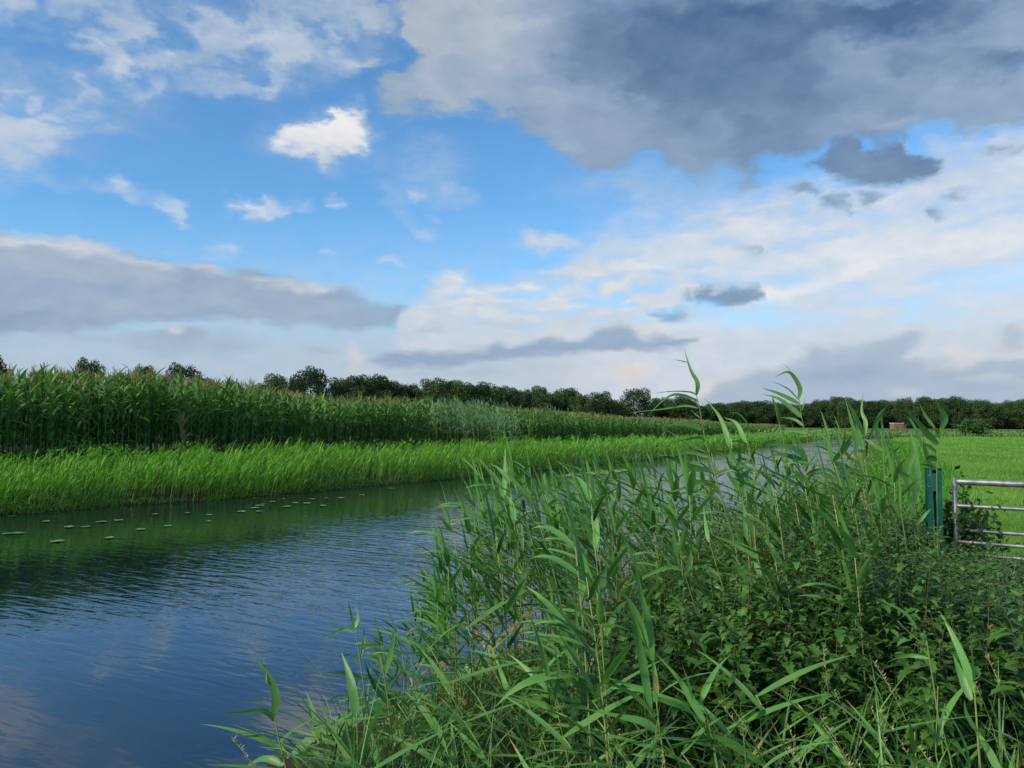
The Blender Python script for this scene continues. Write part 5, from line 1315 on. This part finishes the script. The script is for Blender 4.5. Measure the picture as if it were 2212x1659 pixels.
def near_reeds():
    roots = []
    for k in range(5):
        r = np.random.default_rng(1200 + k); H = 1.0; t = np.linspace(0, 1, 7); pts = np.column_stack([-.22 * t ** 1.7, r.uniform(-.05, .05) * t, H * t]); g1, g2 = Geo(), Geo()
        tube(pts, np.interp(t, [0, 1], [.0045, .0026]), 6, g1, tint=.6)
        n = 9; tt = np.linspace(.30, .99, n); b = np.column_stack([np.interp(tt, t, pts[:, i]) for i in range(3)])
        sgn = np.where(np.arange(n) % 3 == 2, 0, math.pi)
        blades(b, sgn + r.normal(0, .5, n), r.uniform(.55, 1.25, n), r.uniform(.2, 1.0, n), r.uniform(.34, .52, n), r.uniform(.026, .038, n), 9, P_REED, twist=r.uniform(-1.3, 1.3, n), tint=np.clip(r.normal(.70, .12, n), 0, 1), geo=g2, fold=.14, tip=np.where(r.random(n) < .35, .6, 0.))
        roots.append(thing_of('reed', [('stem', g1.mesh('reed_stem', M_STEM)), ('leaves', g2.mesh('reed_leaves', M_REED))], 'x', 'reed', 'x'))
    spots = [(640, 1640, 3.1), (700, 1600, 3.2), (760, 1560, 3.4), (830, 1500, 3.4), (890, 1470, 3.2), (940, 1540, 2.9), (1000, 1420, 3.3), (1050, 1500, 2.9), (1100, 1380, 3.4), (1150, 1460, 3.0), (1210, 1400, 3.2), (1260, 1500, 2.8), (1330, 1440, 3.0), (1390, 1540, 2.7), (1450, 1470, 2.9), (1530, 1560, 2.7), (1620, 1500, 2.9), (1750, 1560, 2.8), (1900, 1590, 2.7), (2020, 1480, 3.0), (2130, 1560, 2.8), (2180, 1500, 2.9), (1960, 1540, 2.6), (1840, 1500, 2.75), (1700, 1600, 2.6), (1560, 1440, 2.9), (1680, 1430, 2.95), (860, 1590, 2.8), (1180, 1590, 2.6), (720, 1500, 3.5), (960, 1350, 3.6), (1040, 1290, 3.8)]
    for i, (x, y, Y) in enumerate(spots):
        tip = at_depth(x, y, Y); gz = max(-.03, land(tip[None, :2])[0][0]); hh = max(.35, tip[2] - gz - .1)
        lab, gr = ('light green broad leaved reed close by in the lower centre', 'near reeds at the lower centre') if x < 1580 else ('light green reed shoot rising between the nearest nettles', 'reed shoots between the nearest nettles')
        place(roots[i % 5], lab, (tip[0] + .12, tip[1], gz - .02), RNG.normal(0, .5), (.95, .95, hh), gr)
near_reeds()

# ------------------------------------------------------------------ nettles
NSIL = np.array([(900, 1560), (1050, 1430), (1200, 1330), (1330, 1270), (1450, 1200), (1600, 1120), (1700, 1060), (1800, 1040), (1900, 1060), (1960, 1070), (2000, 1120), (2065, 1150), (2110, 1170), (2260, 1205)], float)
net_H = [.8, .8, 1.0, 1.0, 1.2, 1.2, 1.2]
net_pr = [nettle_proto(h, 1000 + k, k != 0) for k, h in enumerate(net_H)]
net_roots = []
for a in net_pr:
    parts = [('stem', a[0].mesh('nettle_stem', M_NSTEM)), ('leaves', a[1].mesh('nettle_leaves', M_NETTLE))]
    if a[2].v: parts.append(('inflorescence', a[2].mesh('nettle_flowers', M_TASSEL)))
    net_roots.append(thing_of('nettle', parts, 'x', 'nettle', 'x'))
net_mrg = [merge([p for p in a if p.v]) for a in net_pr]

def build_nettles():
    n = 4200
    P = np.column_stack([RNG.uniform(-.6, 6.2, n), RNG.uniform(2.2, 9.5, n)]); z, near, d = land(P)
    behind = (P[:, 0] - G0[0]) * .55 + (P[:, 1] - G0[1]) * .78
    k = near & (P[:, 1] > 3.05) & (d > .75) & ((behind < .25) | ((P[:, 0] < 3.6) & (d < 3.0))) & (np.hypot(P[:, 0], P[:, 1]) > 3.15)
    # patches where reeds hold the ground
    k &= (RNG.random(n) < np.interp(d, [.75, 1.5, 2.2], [.18, .55, 1.0]))
    P3 = np.column_stack([P, z])[k]
    u = project(P3); cz = cap_z(P3, NSIL); room = cz - P3[:, 2]
    clump = np.clip((fbm(P3[:, 0] * 1.3, P3[:, 1] * 1.3, 3, 95) - .5) * 2.2 + .85, .55, 1.1)
    h = np.minimum(RNG.uniform(.66, 1.25, len(P3)) * clump, room * RNG.uniform(.72, 1.0, len(P3)))
    k = (h > .3) & (u[:, 0] > 800) & (u[:, 0] < 2420) & (RNG.random(len(P3)) < np.interp(u[:, 0], [900, 1350, 1500], [.15, .4, 1]))
    P3, h, u = P3[k], h[k], u[k]
    order = np.argsort(-(h / np.hypot(P3[:, 0], P3[:, 1]))); ind = order[:290]; rest = order[290:]
    def pick(hh): return int(RNG.choice([0, 1])) if hh < .85 else (int(RNG.choice([2, 3])) if hh < 1.05 else int(RNG.choice([4, 5, 6])))
    for i in ind:
        j = pick(h[i]); x = u[i, 0]
        if x < 1500: lab, gr = 'dark green stinging nettle among the reeds in the lower centre', 'nettles among the reeds'
        elif x < 1900: lab, gr = 'dark green stinging nettle under the stout leaning reed', 'nettles under the stout reed'
        else: lab, gr = 'dark green stinging nettle in the thicket in front of the gate', 'nettles in front of the gate'
        s = float(h[i] / net_H[j]); w = max(s, .85)
        place(net_roots[j], lab, P3[i] - (0, 0, .02), RNG.uniform(0, 6.28), (w, w, s), gr)
    g = Geo(); rest = np.array(rest)[:1300]; js = np.array([pick(h[i]) for i in rest])
    for j in range(7):
        m = rest[js == j]; s = h[m] / net_H[j]; w = np.maximum(s, .85)
        scatter_into(g, net_mrg[j], P3[m], RNG.uniform(0, 6.28, len(m)), np.column_stack([w, w, s]), RNG.normal(0, .1, len(m)))
    tag(obj('nettle_thicket', g.mesh('nettle_thicket', [M_NSTEM, M_NETTLE, M_TASSEL])), 'thicket of more stinging nettles behind the nearest ones', 'nettles', kind='stuff')
build_nettles()

# ------------------------------------------------------------------ long grass and dry seed heads at the viewer's feet
def build_grass():
    g = Geo(); n = 3600
    P = np.column_stack([RNG.uniform(-1.4, 4.2, n), RNG.uniform(1.5, 4.6, n)]); z, near, d = land(P)
    k = near & (d > .5) & (np.hypot(P[:, 0], P[:, 1]) > 1.9) & (project(np.column_stack([P, z]))[:, 0] > 700) & (RNG.random(n) < np.interp(P[:, 1], [1.5, 3.4, 4.6], [1, .8, .25]))
    P3 = np.column_stack([P, z])[k]; m = len(P3)
    blades(P3, RNG.uniform(0, 6.28, m), RNG.uniform(1.0, 1.5, m), RNG.uniform(.3, 1.5, m), RNG.uniform(.35, .75, m), RNG.uniform(.005, .011, m), 6, P_GRASS, twist=RNG.uniform(-1, 1, m), tint=np.clip(RNG.normal(.30, .2, m), 0, 1), geo=g)
    Q = np.column_stack([RNG.uniform(-1.6, 4.4, 3000), RNG.uniform(2.0, 9, 3000)]); z, near, d = land(Q); kk = near & (d > .1) & (d < 3.8) & (project(np.column_stack([Q, z]))[:, 0] > 760)
    Q3 = np.column_stack([Q, z])[kk]; m = len(Q3)
    flat_blades(Q3, RNG.uniform(0, 6.28, m), RNG.uniform(.7, 1.5, m), RNG.uniform(.3, 1.5, m), RNG.uniform(.2, .5, m), .009, 4, tint=RNG.uniform(.1, .6, m), geo=g)
    tag(obj('long_grass', g.mesh('long_grass', [M_REED])), 'long loose grass growing between the nettles and reeds', 'grass', kind='stuff')
    protos = []
    for k in range(4):
        r = np.random.default_rng(60 + k); H = .95; t = np.linspace(0, 1, 8)
        pts = np.column_stack([-.16 * t ** 2.2, r.uniform(-.05, .05) * t ** 2, H * t]); g1, g2 = Geo(), Geo()
        tube(pts, np.interp(t, [0, 1], [.0022, .0009]), 4, g1, tint=.8)
        m = 34; f = r.uniform(.76, 1.0, m); b = np.column_stack([np.interp(f, t, pts[:, c]) for c in range(3)])
        flat_blades(b, r.uniform(0, 6.28, m), r.uniform(.9, 1.4, m), .2, r.uniform(.012, .026, m), .0045, 2, tint=r.uniform(.1, .9, m), geo=g2, prof=lambda q: np.sin(np.pi * np.clip(q * .8 + .1, 0, 1)))
        protos.append(thing_of('grass_stalk', [('stem', g1.mesh('grass_stem', M_STEM)), ('seed_head', g2.mesh('seed_head', M_SEED))], 'x', 'grass stalk', 'x'))
    spots = [(C7(150, 1300), 2.7), (C7(320, 800), 3.3), (C7(990, 1000), 3.0), (C7(790, 1200), 2.8), (C7(1050, 1330), 2.7), (C7(620, 1350), 2.6), (C7(1690, 980), 3.0), (C7(740, 1560), 2.4), (C7(1530, 900), 3.1), (C7(1820, 320), 4.2), (C7(1150, 420), 4.0), (C7(870, 1640), 2.4), (C7(300, 1500), 2.6), (C7(1780, 720), 3.4),
             (C6(740, 1200), 3.0), (C6(900, 1440), 2.8), (C6(400, 640), 3.6), (C5(1280, 790), 3.6), (C5(330, 1310), 2.9), (C6(1760, 1300), 2.8), (C6(1680, 1240), 2.9), (C4(730, 1040), 5.4), (C4(790, 1000), 5.6), (C7(560, 1100), 3.0), (C7(1210, 1500), 2.6), (C6(560, 1050), 3.2)]
    for i, ((x, y), Y) in enumerate(spots):
        tip = at_depth(x, y - 25, Y); gz = max(0, land(tip[None, :2])[0][0]); hh = max(.3, tip[2] - gz)
        lab, gr = ('dry tan grass stalk at the lower right among the nettles', 'dry grass stalks at the lower right') if x > 1640 else ('dry tan grass stalk among the reeds left of the nettles', 'dry grass stalks among the reeds')
        place(protos[i % 4], lab, (tip[0] + .1, tip[1], gz - .02), RNG.normal(0, .6), (1.2, 1.2, hh / .95), gr)
build_grass()
for o in [o for o in sc.objects if o.get('label') == 'x']:
    for c in list(o.children): bpy.data.objects.remove(c)
    bpy.data.objects.remove(o)
